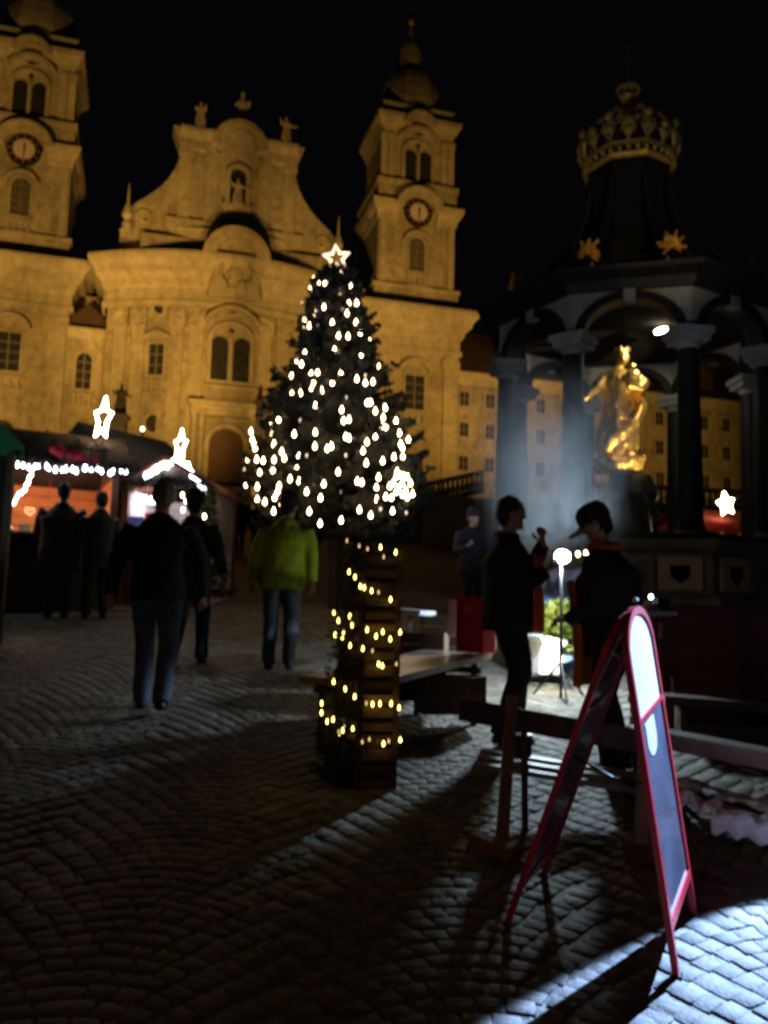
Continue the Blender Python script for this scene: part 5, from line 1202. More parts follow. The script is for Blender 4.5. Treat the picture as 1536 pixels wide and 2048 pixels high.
pt('awning_fill_lamp', (-4.9, AY - 1.4, gz(AY - 1.4) + 1.75), 10, (.8, 1, .85), .06, 110, at(20, 870, AY), .5)  # unseen lamp added to brighten the green awning
# lamps far behind
for px, py, Y, s_, lb_ in ((161, 852, 30, .11, 'small yellow lamp above the roof between the star and the abbey'), (285, 858, 32, .07, 'tiny lamp above the grey roof beside the black statue'), (1531, 984, 24, .17, 'round yellow lamp at the picture edge behind the last column')):
    c = at(px, py, Y); e = empty('street_lamp', (c.x, Y, gz(Y)), 0, lb_, 'street lamp'); hz_ = c.z - gz(Y)
    m = MB(); m.tube([(0, 0, 0), (0, 0, hz_ - s_)], [.06, .04], 8); m.build('pole', IRON, e); m = MB(); m.ell((0, 0, hz_), (s_, s_, s_ * 1.15), 12, 8); m.build('lamp_globe', emis('yellow_globe', (1, .80, .42), 9), e); m = MB(); m.lathe((0, 0, hz_), [(s_ * .8, s_ * .9), (s_ * .5, s_ * 1.2), (.01, s_ * 1.5)], 10); m.build('lamp_cap', IRON, e)
# hut seen between the right hand columns
dY = 20.5; d0_ = at(1405, 1100, dY); d0_.z = gz(dY); d1_ = at(1600, 1100, dY + .6); d1_.z = d0_.z
eD = at(1440, 1046, dY).z - d0_.z; rD = at(1440, 1015, dY).z - d0_.z
hD, uD, dD, WD, zD = hut(d0_, d1_, 1.6, eD, rD, 'far market hut with a red roof glimpsed between the pavilion columns', ORW, counter=.8 if eD > 1.2 else .5, roofm=mat('red_roof', (.30, .035, .02), .8), over=.3)
star('roof_star', at(1452, 1008, dY - .4), .25, R(25), R(-12), E_STARB, 'small bright star on the far hut glimpsed between the pavilion columns', th=.05, pole=.15, inner=.45)
HD = lambda x, y, z: hp(hD, 0, x, y, z)
pt('hut_lamp_light', HD(WD * .35, .3, eD - .1), 22, (1, .6, .4), .1)
for k in range(5):
    m = MB(); h = .22 + .06 * (k % 2); m.box((0, 0, h / 2), (.2, .15, h)); m.box((0, 0, h + .02), (.1, .1, .05)); o = m.build('packet', [mat('teal_card', (.05, .5, .5), .7), mat('cream_card', (.6, .5, .35), .7), mat('salmon_card', (.7, .3, .22), .7)][min(k, 2)]); o.location = HD(.15 + .27 * k, -.1, (.8 if eD > 1.2 else .5) + .04); tag(o, ['teal packet', 'cream packet', 'salmon packet next to the cream one', 'taller salmon packet', 'last salmon packet behind the column'][k] + ' on the counter of the far hut', 'packet', 'packets on the far hut counter')
pf = at(1545, 1090, 19.0); pf.z = gz(19); small_fir(pf, 3.6, 1.0, 'fir with yellow lights cut by the picture edge behind the last column', 26, 8, density=2.2)

# ================================================================== THE LAMP, TABLES AND GOODS IN THE MIDDLE
lf = gp(1096, 1378); LP = at(1125, 1113, lf.y - .42)
wl = empty('work_lamp', (LP.x, LP.y, gz(LP.y)), 0, 'dazzling white work lamp on a stand between the two vendors', 'lamp')
hl = LP.z - gz(LP.y)
m = MB(); m.tube([(0, .05, 0), (0, .05, hl)], .014, 8)
m.build('pole', IRON, wl)
for a in (0.5, 2.6, 4.7):
    m = MB(); m.tube([(0, .05, .32), (.28 * cos(a), .05 + .28 * sin(a), 0)], .011, 6); m.build('leg', IRON, wl)
m = MB(); m.box((0, .035, hl), (.15, .05, .12)); m.build('housing', IRON, wl)
m = MB(); m.ell((0, -.0, hl), (.07, .014, .06), 12, 8); m.build('led_face', E_LED, wl)
LN = Vector((0, -G, 1)).normalized()
LAMP = pt('work_lamp_light', LP + Vector((0, -.02, -.08)), 215, (.66, .86, 1.0), .06, 149.5, LP + Vector((0, -.07, 0)) - LN * 2 + Vector((-.09, -.04, 0)), .10)
pt('work_lamp_light', LP + Vector((.0, .03,   .10)), 520, (.60, .80, 1.0), .05, 100, LP + Vector((-.03, 1.0, 1.15)), .8)
# blue cloth screen behind
cs = at(1108, 1170, lf.y + .75); e = empty('cloth_screen', (cs.x, cs.y, gz(cs.y)), 0, 'blue lit cloth screen behind the work lamp', 'screen'); hS = at(1108, 1132, cs.y).z - gz(cs.y)
m = MB(); n = 22; vs = []
for r_ in range(13):
    for c in range(n + 1): x = -.42 + .84 * c / n; z = hS * r_ / 12; vs.append((x, .025 * sin(x * 26 + r_ * .2) + .015 * noise.noise(Vector((x * 5, z * 4, 0))), z))
m.add(vs, [(r_ * (n + 1) + c, r_ * (n + 1) + c + 1, (r_ + 1) * (n + 1) + c + 1, (r_ + 1) * (n + 1) + c) for r_ in range(12) for c in range(n)]); o = m.build('cloth', BLUEC, e, smooth=True); o.modifiers.new('t', 'SOLIDIFY').thickness = .006
for x in (-.43, .43): m = MB(); m.tube([(x, 0, 0), (x, 0, hS + .03)], .014, 6); m.build('post', IRON, e)
# potted plants
def plant(loc, h, r, mm, label, n, leaf, seed, up=.4, pot=.12):
    rr = random.Random(seed); e = empty('potted_plant', loc, 0, label, 'plant'); m = MB(); m.lathe((0, 0, 0), [(pot * .7, 0), (pot, pot * 1.3), (pot * 1.08, pot * 1.35), (pot * 1.08, pot * 1.5), (pot * .9, pot * 1.5)], 14); m.build('pot', mat('clay_pot', (.25, .12, .07), .8), e)
    V = []; F = []
    for k in range(n):
        a = rr.uniform(0, 2 * pi); t = rr.random() ** .6; ro = r * sqrt(rr.random()) * (1 - .5 * t); c = Vector((ro * cos(a), ro * sin(a), pot * 1.4 + h * t)); d = Vector((cos(a) + rr.uniform(-.6, .6), sin(a) + rr.uniform(-.6, .6), rr.uniform(-.3, up + .4))).normalized(); s_ = d.cross(Vector((rr.uniform(-.3, .3), 0, 1))).normalized(); L = leaf * rr.uniform(.6, 1.3); b = len(V)
        V += [c, c + d * L * .5 + s_ * L * .26, c + d * L, c + d * L * .5 - s_ * L * .26, ]; F += [(b, b + 1, b + 2), (b, b + 2, b + 3)]
    me = bpy.data.meshes.new('foliage'); me.from_pydata([tuple(v) for v in V], [], F); me.materials.append(mm); o = bpy.data.objects.new('foliage', me); COL.objects.link(o); o.parent = e
    m = MB()
    for k in range(9): a = k * .7; m.tube([(0, 0, pot), (r * .3 * cos(a), r * .3 * sin(a), pot + h * .5), (r * .55 * cos(a), r * .55 * sin(a), pot + h * .85)], .008, 5)
    m.build('stems', BARK, e)
    return e
q = gp(1096, 1350); q2 = gp(1100, 1325)
plant(q2, at(1095, 1185, q2.y).z - q2.z - .15, .20, FIRT, 'teal green bushy conifer in a pot below the work lamp', 1300, .09, 3)
plant(Vector((q.x + .03, q.y - .05, q.z)), at(1110, 1205, q.y).z - q.z - .2, .21, LIMEL, 'bright yellow green leafy plant lit by the work lamp beside the white carton', 800, .15, 4)
plant(Vector((q2.x + .16, q2.y - .05, q2.z)), .50, .14, LIMEL, 'smaller yellow leafed plant behind the vendor in the black cap', 260, .10, 5)
m = MB(); m.box((0, 0, .14), (.24, .20, .26)); m.box((-.125, -.04, .285), (.02, .20, .16), ry=R(-38)); m.box((.125, .0, .29), (.02, .20, .14), ry=R(42)); m.box((0, -.11, .29), (.24, .014, .13), rx=R(35)); o = m.build('open_carton', mat('white_carton', (.72, .70, .70), .7, var=.05)); q3 = gp(1084, 1372); o.location = (q3.x, q3.y, q3.z + .10); o.rotation_euler = (0, R(8), R(28)); tag(o, 'white open carton tilted on the black wire stand below the lamp', 'carton')
m = MB()
for x in (-.2, .2):
    for y in (-.12, .12): m.tube([(x, y, 0), (x * .8, y, .14)], .007, 5)
for y in (-.12, -.04, .04, .12): m.tube([(-.18, y, .12), (.18, y, .12)], .006, 5)
for x in (-.2, -.1, 0, .1, .2): m.tube([(x * .85, -.13, .11), (x * .85, .13, .11)], .006, 5)
m.tube([(-.22, -.14, .03), (.22, -.14, .03), (.22, .14, .03), (-.22, .14, .03)], .007, 5, closed=True)
o = m.build('wire_stand', IRON); o.location = gp(1092, 1374); tag(o, 'black wire stand on the cobbles under the white carton', 'stand')
m = MB(); m.box((0, 0, 0), (.26, .16, .02)); m.box((0, 0, .015), (.22, .12, .012)); o = m.build('pale_lid', mat('light_blue_plastic', (.35, .6, .85), .4, var=.05)); q4 = gp(1106, 1352); o.location = (q4.x, q4.y - .2, q4.z + .16); o.rotation_euler = (R(20), R(-22), R(20)); tag(o, 'light blue plastic lid leaning beside the white carton', 'lid')
for k, (px, py, lb_) in enumerate(((1156, 1108, 'warm bulb beside the dazzling work lamp'), (1124, 1318, 'round warm bulb under the yellow plant'), (1172, 1106, 'faint warm bulb behind the cap of the vendor'))):
    Yk = lf.y + .35 if k != 1 else lf.y - .15
    p = at(px, py, Yk); m = MB(); m.ell((0, 0, 0), (.022, .022, .028), 10, 8); e = empty('hanging_bulb', p, 0, lb_, 'bulb'); m.build('bulb_glass', emis('small_warm_bulb', (1, .88, .5), 9), e); m = MB(); m.tube([(0, 0, .02), (0, 0, .06)], .01, 6); m.tube([(0, 0, .06), (.03, .02, .2)], .003, 4); m.build('socket', IRON, e)
    if k == 1: pt('hanging_bulb_light', p + Vector((-.05, -.10, .12)), 26, (1, .95, .62), .03)

# table with the red box
ta = gp(786, 1470); 
TYZ = gz(6.9) + .74
def at_z(px, py, z):
    d = ray(px, py); t = z / d.z; return d * t
A1 = at(790, 1362, 5.7); A2 = at(985, 1312, 6.9); zt2 = A1.z
d12 = (Vector((A2.x, A2.y, 0)) - Vector((A1.x, A1.y, 0))); print('table', A1, A2, gz(5.7), gz(6.9))
def slab_table(name, a, b, width, thick, side, mm, label, cat, leg_h=None, boards=3, legm=WOODD, edge=None):
    a = Vector(a); b = Vector(b); u = (b - a); L = u.length; u.normalize(); s_ = Vector((-u.y, u.x, 0)).normalized() * side
    e = empty(name, (a.x, a.y, gz(a.y)), 0, label, cat); o0 = Vector(e.location)
    for k in range(boards):
        w_ = width / boards; p = a + s_ * (w_ * (k + .5)) - o0; q = b + s_ * (w_ * (k + .5)) - o0
        m = MB(); m.beam(p, q, w_ - .008, thick); m.build('board', mm, e)
    for t in (.12, .88):
        for sd_ in (.06, width - .06):
            p = a.lerp(b, t) + s_ * sd_; m = MB(); m.beam((p.x - o0.x, p.y - o0.y, p.z - thick / 2 - o0.z), (p.x - o0.x, p.y - o0.y, gz(p.y) - .01 - o0.z), .045, .045, up=(0, 1, 0)); m.build('leg', legm, e)
        p = a.lerp(b, t); q = p + s_ * width; m = MB(); m.beam(p - o0 - Vector((0, 0, .09)), q - o0 - Vector((0, 0, .09)), .04, .05); m.build('crossbar', legm, e)
    return e
TBL = mat('table_top_varnish', (.26, .22, .20), .30, var=.2, scale=5, bump=.1, coat=.4)
slab_table('trestle_table', A1 + (A1 - A2) * .15, A2, .62, .045, 1, TBL, 'narrow trestle table carrying the red box behind the slatted tower', 'table')
# red box with a round emblem, white sheet behind it
rbp = at(938, 1305, 6.75); e = empty('red_box', rbp, R(-38), 'tall red tin with a pale round emblem standing on the trestle table', 'box')
hR = at(938, 1198, 6.75).z - rbp.z
m = MB(); m.box((0, .1, hR / 2), (.245, .20, hR)); bx = m.build('body', REDB, e); bv = bx.modifiers.new('b', 'BEVEL'); bv.width = .008; bv.segments = 2
m = MB(); m.box((0, .1, hR + .008), (.255, .21, .02)); m.build('lid', REDB, e)
EMB = mat('emblem_print', (.62, .36, .33), .5, var=.05, bump=0)
m = MB(); n = 18; m.tube([(.028 * cos(2 * pi * i / n) - .01, -.0035, hR * .80 + .028 * sin(2 * pi * i / n)) for i in range(n)], .0045, 4, closed=True); m.box((-.01, -.003, hR * .80), (.026, .004, .007)); m.box((-.01, -.003, hR * .80), (.007, .004, .03)); m.build('emblem', EMB, bx)
p = at(916, 1206, 7.15); m = MB(); m.box((0, 0, 0), (.16, .02, .30)); m.box((0, -.012, .0), (.13, .006, .26)); o = m.build('white_board', mat('cream_white', (.7, .72, .62), .6, var=.04)); o.location = (p.x, p.y, p.z - .12); o.rotation_euler = (R(-8), 0, R(-10)); tag(o, 'white board standing behind the red tin on the trestle table', 'board')
p = at(978, 1290, 6.95); m = MB(); m.lathe((0, 0, 0), [(.035, 0), (.04, .1), (.04, .2), (.02, .24), (.02, .27)], 12); o = m.build('white_bottle', mat('milky_plastic', (.6, .66, .75), .3, var=.05)); o.location = (p.x, p.y, at(978, 1308, 6.95).z); tag(o, 'milky white bottle beside the red tin', 'bottle')
# brown crates behind the tower
for k, (px, py, w_, h_, Y, lb_) in enumerate(((842, 1300, .42, .30, 7.5, 'dark brown wooden crate on the trestle behind the slatted tower'), (880, 1262, .34, .26, 7.9, 'brown crate behind the red tin with its lit edge'), (820, 1360, .5, .3, 6.9, 'wooden crate on the cobbles under the trestle table'), (900, 1388, .45, .28, 6.6, 'olive brown crate beneath the table beside the bench'))):
    p = at(px, py, Y); e = empty('wooden_crate', (p.x, Y, max(p.z - h_ / 2, gz(Y) + .0)), R(-12 + 9 * k), lb_, 'crate')
    for s_ in (-1, 1):
        for i in range(3): m = MB(); z = h_ * (i + .5) / 3; m.box((0, s_ * .15, z), (w_, .014, h_ / 3 - .012)); m.build('slat', [WOODD, WOODM][k % 2], e)
        m = MB(); m.box((s_ * w_ / 2, 0, h_ / 2), (.016, .28, h_)); m.build('end_panel', WOODM, e)
    m = MB(); m.box((0, 0, .01), (w_ - .02, .28, .016)); m.build('bottom', WOODD, e)
p = at(822, 1222, 8.2); m = MB(); m.box((0, 0, 0), (.34, .5, .03)); m.box((0, 0, -.02), (.30, .46, .02)); o = m.build('lit_shelf', mat('pale_top', (.5, .5, .56), .5, var=.06)); o.location = p; o.rotation_euler = (0, R(4), R(-20)); tag(o, 'pale board lit bluish beside the slatted tower', 'board')
m = MB(); m.box((0, 0, -.5), (.04, .04, 1.0)); o = m.build('board_prop', WOODD); o.location = p - Vector((0, 0, .03)); tag(o, 'dark wooden prop under the pale bluish board', 'prop')

# bench with backrest, seen from behind
pf = gp(1008, 1716)
bn = empty('wooden_bench', pf, 0, 'dark wooden bench with a backrest and square feet seen from behind beside the red sign', 'bench')
Yb = pf.y; O_ = Vector(pf)
pa = at(920, 1418, Yb + .42) - O_; pb_ = at(1330, 1492, Yb + .12) - O_
m = MB(); m.beam(pa, pb_, .03, .115); m.build('backrest', WOODD, bn)
tp = at(1024, 1400, Yb + .28) - O_
m = MB(); m.beam((.0, .1, .0), tp + Vector((0, 0, .02)), .055, .06, up=(0, 1, 0)); m.build('post', WOODG, bn)
m = MB(); m.beam(at(1048, 1425, Yb + .35) - O_, at(1050, 1690, Yb + .35) - O_, .03, .03, up=(0, 1, 0)); m.build('brace', WOODD, bn)
fa = gp(945, 1692) - O_; fb = gp(1024, 1722) - O_
m = MB(); m.beam(fa + Vector((0, 0, .035)), fb + Vector((0, 0, .035)), .07, .06); m.build('foot', WOODL, bn)
fa = gp(1255, 1700) - O_; fb = gp(1310, 1730) - O_
m = MB(); m.beam(fa + Vector((0, 0, .035)), fb + Vector((0, 0, .035)), .07, .06); m.build('foot', WOODM, bn)
m = MB(); m.beam((fa + fb) / 2 + Vector((0, 0, .03)), at(1290, 1480, Yb + .2) - O_, .055, .06, up=(0, 1, 0)); m.build('post', WOODG, bn)
for k, (x0, y0, x1, y1, Yk) in enumerate(((950, 1528, 1345, 1592, Yb + .62), (955, 1515, 1350, 1578, Yb + .72), (960, 1503, 1350, 1564, Yb + .84))):
    a = at(x0, y0, Yk) - O_; b = at(x1, y1, Yk - .15) - O_; m = MB(); m.beam(a, b, .085, .03); m.build('seat_board', mat('worn_seat', (.22, .19, .18), .5, var=.25, scale=8), bn)
# things on the seat
p = at(1045, 1500, Yb + .72); m = MB(); m.lathe((0, 0, 0), [(.05, 0), (.055, .02), (.05, .09), (.058, .1), (.058, .12), (.01, .13)], 14); o = m.build('black_pot', IRON, smooth=False); o.location = (p.x, p.y, at(1045, 1512, Yb + .72).z); tag(o, 'small black pot with a glint on the bench seat', 'pot')
for k, (px, py) in enumerate(((1275, 1418), (1275, 1442), (1272, 1400))):
    p = at(px, py, 5.4); m = MB(); m.box((0, 0, 0), (.075, .06, .045 if k else .06)); m.box((0, 0, .025), (.06, .05, .02)); o = m.build('paper_napkins', mat('white_paper', (.7, .72, .76), .8, var=.04)); o.location = p; o.rotation_euler = (0, 0, .2 * k); tag(o, ['white packet', 'lower white packet', 'topmost white packet'][k] + ' piled beside the back edge of the red sign', 'packet')
p = at(1275, 1465, 5.4); m = MB(); m.box((0, 0, 0), (.3, .3, .03)); m.box((0, 0, -(p.z - gz(5.4)) / 2), (.05, .05, p.z - gz(5.4))); m.box((0, 0, -(p.z - gz(5.4)) + .02), (.26, .26, .03)); o = m.build('small_stool', WOODD); o.location = p; tag(o, 'small dark stool under the white packets behind the red sign', 'stool')

# benches and cloths on the right
BR = Yb
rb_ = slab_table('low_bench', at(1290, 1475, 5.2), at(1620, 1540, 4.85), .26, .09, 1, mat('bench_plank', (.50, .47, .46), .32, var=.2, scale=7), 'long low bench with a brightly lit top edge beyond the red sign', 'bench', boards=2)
slab_table('lower_bench', at(1315, 1582, 4.65), at(1640, 1672, 4.35), .36, .05, 1, WOODM, 'long bench lower down carrying crumpled white cloths', 'bench', boards=3)
def cloth(a, b, wd, label, seed, thick=.03, lift=.03, drop=.0, mm=CLOTHW, nx=44, ny=16):
    a = Vector(a); b = Vector(b); u = (b - a); L = u.length; u.normalize(); s_ = Vector((-u.y, u.x, 0)).normalized(); m = MB(); vs = []
    for i in range(nx + 1):
        for j in range(ny + 1):
            t = i / nx; w_ = (j / ny - .0) * wd * (1 + .18 * noise.noise(Vector((t * 5, seed, 0)))); p = u * (L * t) + s_ * w_
            z = lift + thick * abs(noise.noise(Vector((t * L * 9, w_ * 7 + seed, seed)))) * 2 + .5 * thick * noise.noise(Vector((t * L * 22, w_ * 18, seed)))
            if j <= 4: z -= drop * (1 - j / 4) ** .8; p = p + s_ * (drop * .7 * (1 - j / 4))
            vs.append((p.x, p.y, z + p.z))
    m.add(vs, [(i * (ny + 1) + j, (i + 1) * (ny + 1) + j, (i + 1) * (ny + 1) + j + 1, i * (ny + 1) + j + 1) for i in range(nx) for j in range(ny)])
    o = m.build('white_cloth', mm, smooth=True); o.location = a; sm = o.modifiers.new('t', 'SOLIDIFY'); sm.thickness = .008; tag(o, label, 'cloth'); return o
cloth(at(1325, 1580, 4.68), at(1640, 1662, 4.38), .30, 'long crumpled pale cloth lying along the lower bench', 3)
cloth(at(1420, 1640, 4.28), at(1660, 1700, 4.08), .16, 'folded white towel hanging over the near edge of the lower bench', 9, drop=.10)
cloth(at(1350, 1612, 4.42), at(1425, 1640, 4.28), .12, 'small looped white cloth end between the red sign and the folded towel', 14, thick=.05, drop=.05, nx=20)
m = MB(); m.b3(0, 1.4, 0, .3, 0, .04)
# dark counter further back on the right
cY = 7.1; ca = at(1262, 1214, cY); g_ = gz(cY); 
ct = empty('dark_counter', (ca.x, cY, g_), R(4), 'long dark red brown wooden counter below the pavilion', 'counter'); hc = ca.z - g_
for k in range(6):
    m = MB(); z = hc * (k + .5) / 6; m.box((1.4, 0, z), (2.8, .03, hc / 6 - .006)); m.build('plank', mat('red_brown_plank', (.14, .045, .035), .6, var=.3, scale=5), ct)
m = MB(); m.box((1.4, .02, hc / 2), (2.78, .02, hc)); m.build('backing', WOODD, ct)
for x in (.02, .9, 1.8, 2.7): m = MB(); m.box((x, -.03, hc / 2), (.06, .04, hc)); m.build('post', WOODD, ct)
m = MB(); m.box((1.4, .3, hc + .015), (2.86, .7, .03)); m.build('counter_top', mat('counter_top_red', (.12, .035, .03), .45, var=.2), ct)
for k, (px, py, h_) in enumerate(((1321, 1262, .12), (1322, 1358, .16), (1344, 1372, .14))):
    p = at(px, py, cY - .06 - .01 * k); m = MB(); m.box((0, 0, 0), (.020, .012, h_)); m.box((0, -.004, h_ * .4), (.026, .012, .02)); o = m.build('orange_highlight', mat('highlight_orange', (.55, .27, .12), .45, var=.1), None); o.location = p; tag(o, ['upper', 'middle', 'lower'][k] + ' orange painted peg on the dark counter beside the red sign', 'highlight')  # highlights of warm light, put in as small orange plates
# blue lit gadget on the counter corner
p = at(1300, 1226, cY - .25); e = empty('camp_stove', p, R(8), 'small steel hotplate with a glint on a blue lit board above the red sign', 'stove')
m = MB(); m.box((0, 0, .0), (.34, .22, .03)); m.build('board', mat('pale_blue_board', (.45, .5, .62), .4, var=.05), e)
m = MB(); m.lathe((.02, 0, 0), [(.10, .015), (.10, .06), (.085, .075), (.03, .08)], 16); m.build('ring', STEEL, e)
m = MB(); m.box((.10, .02, .07), (.10, .10, .09)); m.build('box', IRON, e)
m = MB(); m.ell((.0, -.02, .125), (.018, .018, .018), 8, 6); m.build('glint_bead', emis('white_glint', (.9, .95, 1), 14), e)  # glint put in as a small emissive bead
# further dark bench on the right
slab_table('far_bench', at(1330, 1400, 6.3), at(1640, 1425, 6.1), .3, .06, 1, WOODD, 'dark backless bench in the shade between the counter and the lit low bench', 'bench', boards=2)

# ================================================================== THE RED A-FRAME SIGN
N1 = gp(1352, 1958); N2 = gp(1385, 1845); M1 = gp(1012, 1850); M2 = gp(1086, 1750)
sg_ = empty('folding_sign', ((N1.x + M1.x) / 2, (N1.y + M1.y) / 2, gz((N1.y + M1.y) / 2)), 0, 'red framed folding pavement sign with a rounded white header', 'sign'); SO = Vector(sg_.location)
ax_ = ((N2 - N1) + (M2 - M1)) / 2; ax_.z = 0; wS = .56; ax_.normalize(); N2 = N1 + ax_ * wS; N2.z = gz(N2.y); M2 = M1 + ax_ * wS; M2.z = gz(M2.y)
print('sign', N1, M1, ax_, (N1 - M1).length)
# hinge line
ymid = (N1.y * .55 + M1.y * .45); T1 = at(1260, 1200, ymid); T2 = T1 + ax_ * wS; T2.z += G * ax_.y * wS * .0
print('sign height', T1.z - gz(T1.y))
def board(F1, F2, T1_, T2_, outm, inm, nm):
    """a panel from feet F1,F2 up to T1_,T2_"""
    e = None
    up_ = ((T1_ + T2_) / 2 - (F1 + F2) / 2); H_ = up_.length; up_.normalize(); rt_ = (F2 - F1).normalized(); up_ = (up_ - rt_ * up_.dot(rt_)).normalized(); nr = rt_.cross(up_)
    base = F1 - SO
    M = Matrix(((rt_.x, nr.x, up_.x, base.x), (rt_.y, nr.y, up_.y, base.y), (rt_.z, nr.z, up_.z, base.z), (0, 0, 0, 1)))
    return M, H_, nr
def arcpts(w, h0, hh, n=14): return [(w / 2 - w / 2 * cos(pi * k / n), h0 + hh * sin(pi * k / n)) for k in range(n + 1)]
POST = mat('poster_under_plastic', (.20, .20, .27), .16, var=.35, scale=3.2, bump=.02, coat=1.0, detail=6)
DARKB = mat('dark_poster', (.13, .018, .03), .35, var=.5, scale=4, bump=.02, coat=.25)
for nm, F1, F2, flip in (('lit', N1, N2, 1), ('dark', M1, M2, -1)):
    top1 = T1 + Vector((.012 * flip, 0, 0)); top2 = T2 + Vector((.012 * flip, 0, 0))
    M, H_, nr = board(F1, F2, top1, top2, None, None, nm)
    tk = .012; hh = .17; H_ = H_ - hh
    # frame
    m = MB(M); fw = .030
    m.b3(0, fw, -tk, tk, 0, H_); m.b3(wS - fw, wS, -tk, tk, 0, H_); m.b3(fw, wS - fw, -tk, tk, .16, .195)
    m.b3(fw, wS - fw, -tk, tk, H_ * .775, H_ * .79)
    n = 16
    for k in range(n):
        t0, t1 = pi * k / n, pi * (k + 1) / n
        def P(t, r): return (wS / 2 - (wS / 2 - r) * cos(t), H_ - .02 + (hh - r) * sin(t))
        a0, a1, b0_, b1_ = P(t0, 0), P(t1, 0), P(t0, fw), P(t1, fw)
        m.add([(a0[0], -tk, a0[1]), (a1[0], -tk, a1[1]), (b1_[0], -tk, b1_[1]), (b0_[0], -tk, b0_[1]), (a0[0], tk, a0[1]), (a1[0], tk, a1[1]), (b1_[0], tk, b1_[1]), (b0_[0], tk, b0_[1])], [(0,1,2,3),(7,6,5,4),(0,4,5,1),(3,2,6,7)])
    fr = m.build('frame', REDP, sg_)
    # panels
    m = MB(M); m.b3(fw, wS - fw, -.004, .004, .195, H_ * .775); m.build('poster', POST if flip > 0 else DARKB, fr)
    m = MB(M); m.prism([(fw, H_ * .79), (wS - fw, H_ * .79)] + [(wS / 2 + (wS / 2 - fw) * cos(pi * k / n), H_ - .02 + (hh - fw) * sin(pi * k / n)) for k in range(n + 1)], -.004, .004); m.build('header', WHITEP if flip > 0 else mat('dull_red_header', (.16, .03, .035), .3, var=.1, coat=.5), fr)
    if flip > 0: m = MB(M); m.prism([(.12, H_ * .775 - .11), (.16, H_ * .775 - .145), (.22, H_ * .775 - .155), (.28, H_ * .775 - .14), (.31, H_ * .775 - .10), (.31, H_ * .775 - .02), (.12, H_ * .775 - .02)], -.0065, -.0045); m.build('painted_reflection', WHITEP, fr); m = MB(M); m.prism([(.12, H_ * .775 - .11), (.16, H_ * .775 - .145), (.22, H_ * .775 - .155), (.28, H_ * .775 - .14), (.31, H_ * .775 - .10), (.31, H_ * .775 - .02), (.12, H_ * .775 - .02)], .0045, .0065); m.build('painted_reflection', WHITEP, fr)  # lamp's reflection on the poster cover, put in as flat white patches
    for x in (fw / 2, wS - fw / 2): m = MB(M); m.box((x, 0, -.005), (.04, .04, .03)); m.build('foot', IRON, fr)
pa = M1.lerp(T1, .52) - SO + ax_ * .05; pb_ = N1.lerp(T1, .48) - SO + ax_ * .05
m = MB(); m.tube([pa, (pa + pb_) / 2 - Vector((0, 0, .03)), pb_], .006, 6); m.build('strap', IRON, sg_)
for hx in (.12, wS - .12):
    h_ = MB(); c_ = T1 - SO + ax_ * hx + Vector((0, 0, .004)); h_.tube([c_ - ax_ * .025, c_ + ax_ * .025], .010, 8); h_.build('hinge', STEEL, sg_)

# second lamp, just outside the picture, that lights the sign's face and the near setts
L2 = Vector((3.55, 6.3, 0)); L2.z = gz(6.3) + 2.5
e = empty('stall_floodlight', (L2.x, L2.y, gz(L2.y)), 0, 'white floodlight on a stand just beyond the picture edge beside the red sign', 'lamp')
m = MB(); m.tube([(0, .08, 0), (0, .08, 2.5)], .018, 8); m.build('pole', IRON, e)
for a in (.3, 2.4, 4.5): m = MB(); m.tube([(0, .08, .4), (.4 * cos(a), .08 + .4 * sin(a), 0)], .012, 6); m.build('leg', IRON, e)
m = MB(); m.box((.03, .06, 2.5), (.24, .08, .18), rz=R(-40)); m.build('housing', IRON, e)
pt('stall_floodlight_lamp', L2 + Vector((-.06, -.08, 0)), 8200, (.36, .57, 1.0), .02, 44, Vector((2.35, 2.97, -.21)), .06)

e = empty('fill_lantern', (-3.2, -4.5, gz(-4.5)), 0, 'unseen sodium lantern added behind the viewer for a warm fill', 'street lamp')
m = MB(); m.tube([(0, 0, 0), (0, 0, 4.6)], [.06, .04], 8); m.build('pole', IRON, e); m = MB(); m.lathe((0, 0, 4.6), [(.1, 0), (.16, .3), (.2, .32), (.02, .5)], 8); m.build('fill_lantern_head', IRON, e)
pt('fill_lantern_lamp', (-3.2, -4.5, gz(-4.5) + 4.45), 130, (1, .50, .20), .12)  # unseen lantern added as a faint warm fill on the near ground
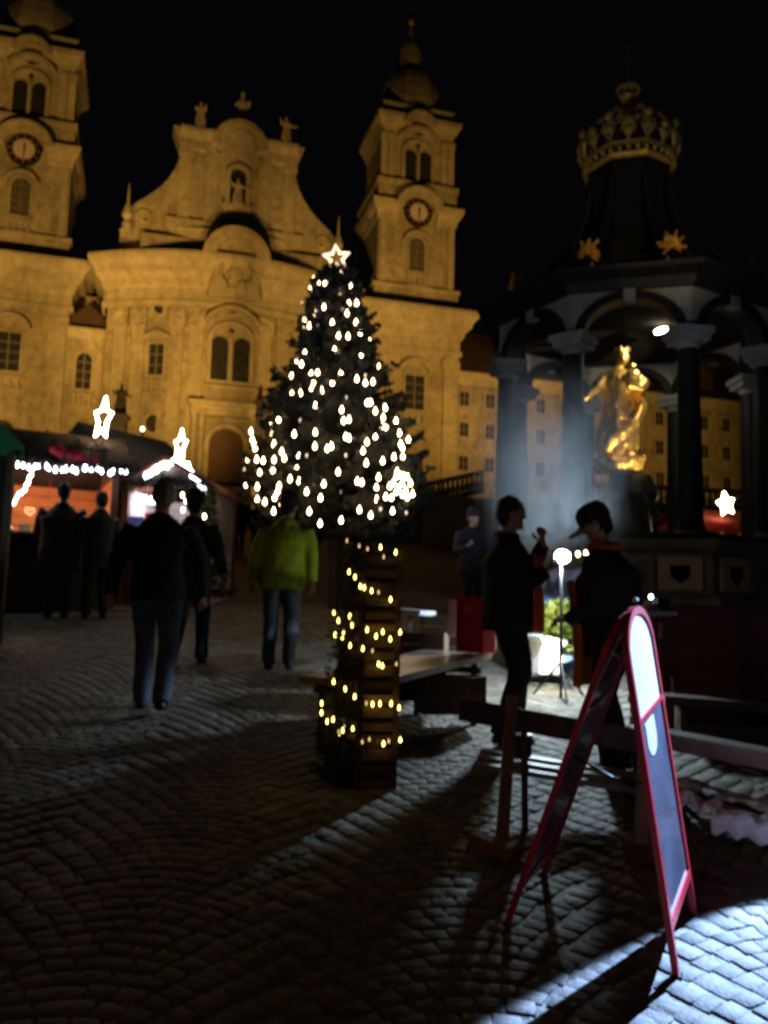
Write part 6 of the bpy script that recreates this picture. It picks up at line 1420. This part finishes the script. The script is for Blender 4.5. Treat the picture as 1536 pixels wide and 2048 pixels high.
# ================================================================== SMOKE
sm0 = at(1112, 1080, 9.6)
sb = MB(); sb.b3(-1.9, 1.9, -.9, .9, -1.2, 3.4); SMK = bpy.data.materials.new('smoke'); SMK.use_nodes = True
n = SMK.node_tree.nodes; l = SMK.node_tree.links; n.remove(n['Principled BSDF']); pv = n.new('ShaderNodeVolumePrincipled'); pv.inputs['Color'].default_value = (.85, .9, .95, 1); pv.inputs['Anisotropy'].default_value = .1
tc = n.new('ShaderNodeTexCoord'); sx = n.new('ShaderNodeSeparateXYZ'); l.new(tc.outputs['Object'], sx.inputs[0])
mp = n.new('ShaderNodeMapping'); mp.inputs['Scale'].default_value = (1.6, 1.6, 1.0); l.new(tc.outputs['Object'], mp.inputs['Vector'])
nz = n.new('ShaderNodeTexNoise'); nz.inputs['Scale'].default_value = 1.7; nz.inputs['Detail'].default_value = 5; nz.inputs['Distortion'].default_value = 1.1; l.new(mp.outputs['Vector'], nz.inputs['Vector'])
def mth(op, a, b=None, c=None):
    q = n.new('ShaderNodeMath'); q.operation = op
    for i, v in enumerate((a, b, c)):
        if v is None: continue
        if isinstance(v, (int, float)): q.inputs[i].default_value = v
        else: l.new(v, q.inputs[i])
    return q.outputs[0]
zz = sx.outputs['Z']; cxm = mth('ADD', mth('MULTIPLY', zz, -.05), mth('MULTIPLY', mth('SUBTRACT', nz.outputs['Fac'], .5), .9))
wdt = mth('ADD', mth('MULTIPLY', mth('ADD', zz, 1.2), .12), .34)
dx = mth('DIVIDE', mth('SUBTRACT', sx.outputs['X'], cxm), wdt); dy = mth('DIVIDE', sx.outputs['Y'], mth('MULTIPLY', wdt, .9))
r2 = mth('ADD', mth('MULTIPLY', dx, dx), mth('MULTIPLY', dy, dy)); fall = mth('POWER', 2.718, mth('MULTIPLY', r2, -1.1))
up1 = n.new('ShaderNodeMapRange'); up1.inputs['From Min'].default_value = -.9; up1.inputs['From Max'].default_value = -.2; l.new(zz, up1.inputs['Value'])
up2 = n.new('ShaderNodeMapRange'); up2.inputs['From Min'].default_value = 2.0; up2.inputs['From Max'].default_value = .2; l.new(zz, up2.inputs['Value'])
wisps = n.new('ShaderNodeMapRange'); wisps.inputs['From Min'].default_value = .34; wisps.inputs['From Max'].default_value = .68; l.new(nz.outputs['Fac'], wisps.inputs['Value'])
ed = mth('MAXIMUM', 0.0, mth('SUBTRACT', fall, .03))
den = mth('MULTIPLY', mth('MULTIPLY', mth('MULTIPLY', ed, up1.outputs[0]), mth('POWER', up2.outputs[0], 1.6)), mth('MULTIPLY', wisps.outputs[0], 3.6))
l.new(den, pv.inputs['Density']); l.new(pv.outputs[0], n['Material Output'].inputs['Volume'])
o = sb.build('smoke', SMK); o.location = sm0; tag(o, kind='stuff')

finish_jobs()
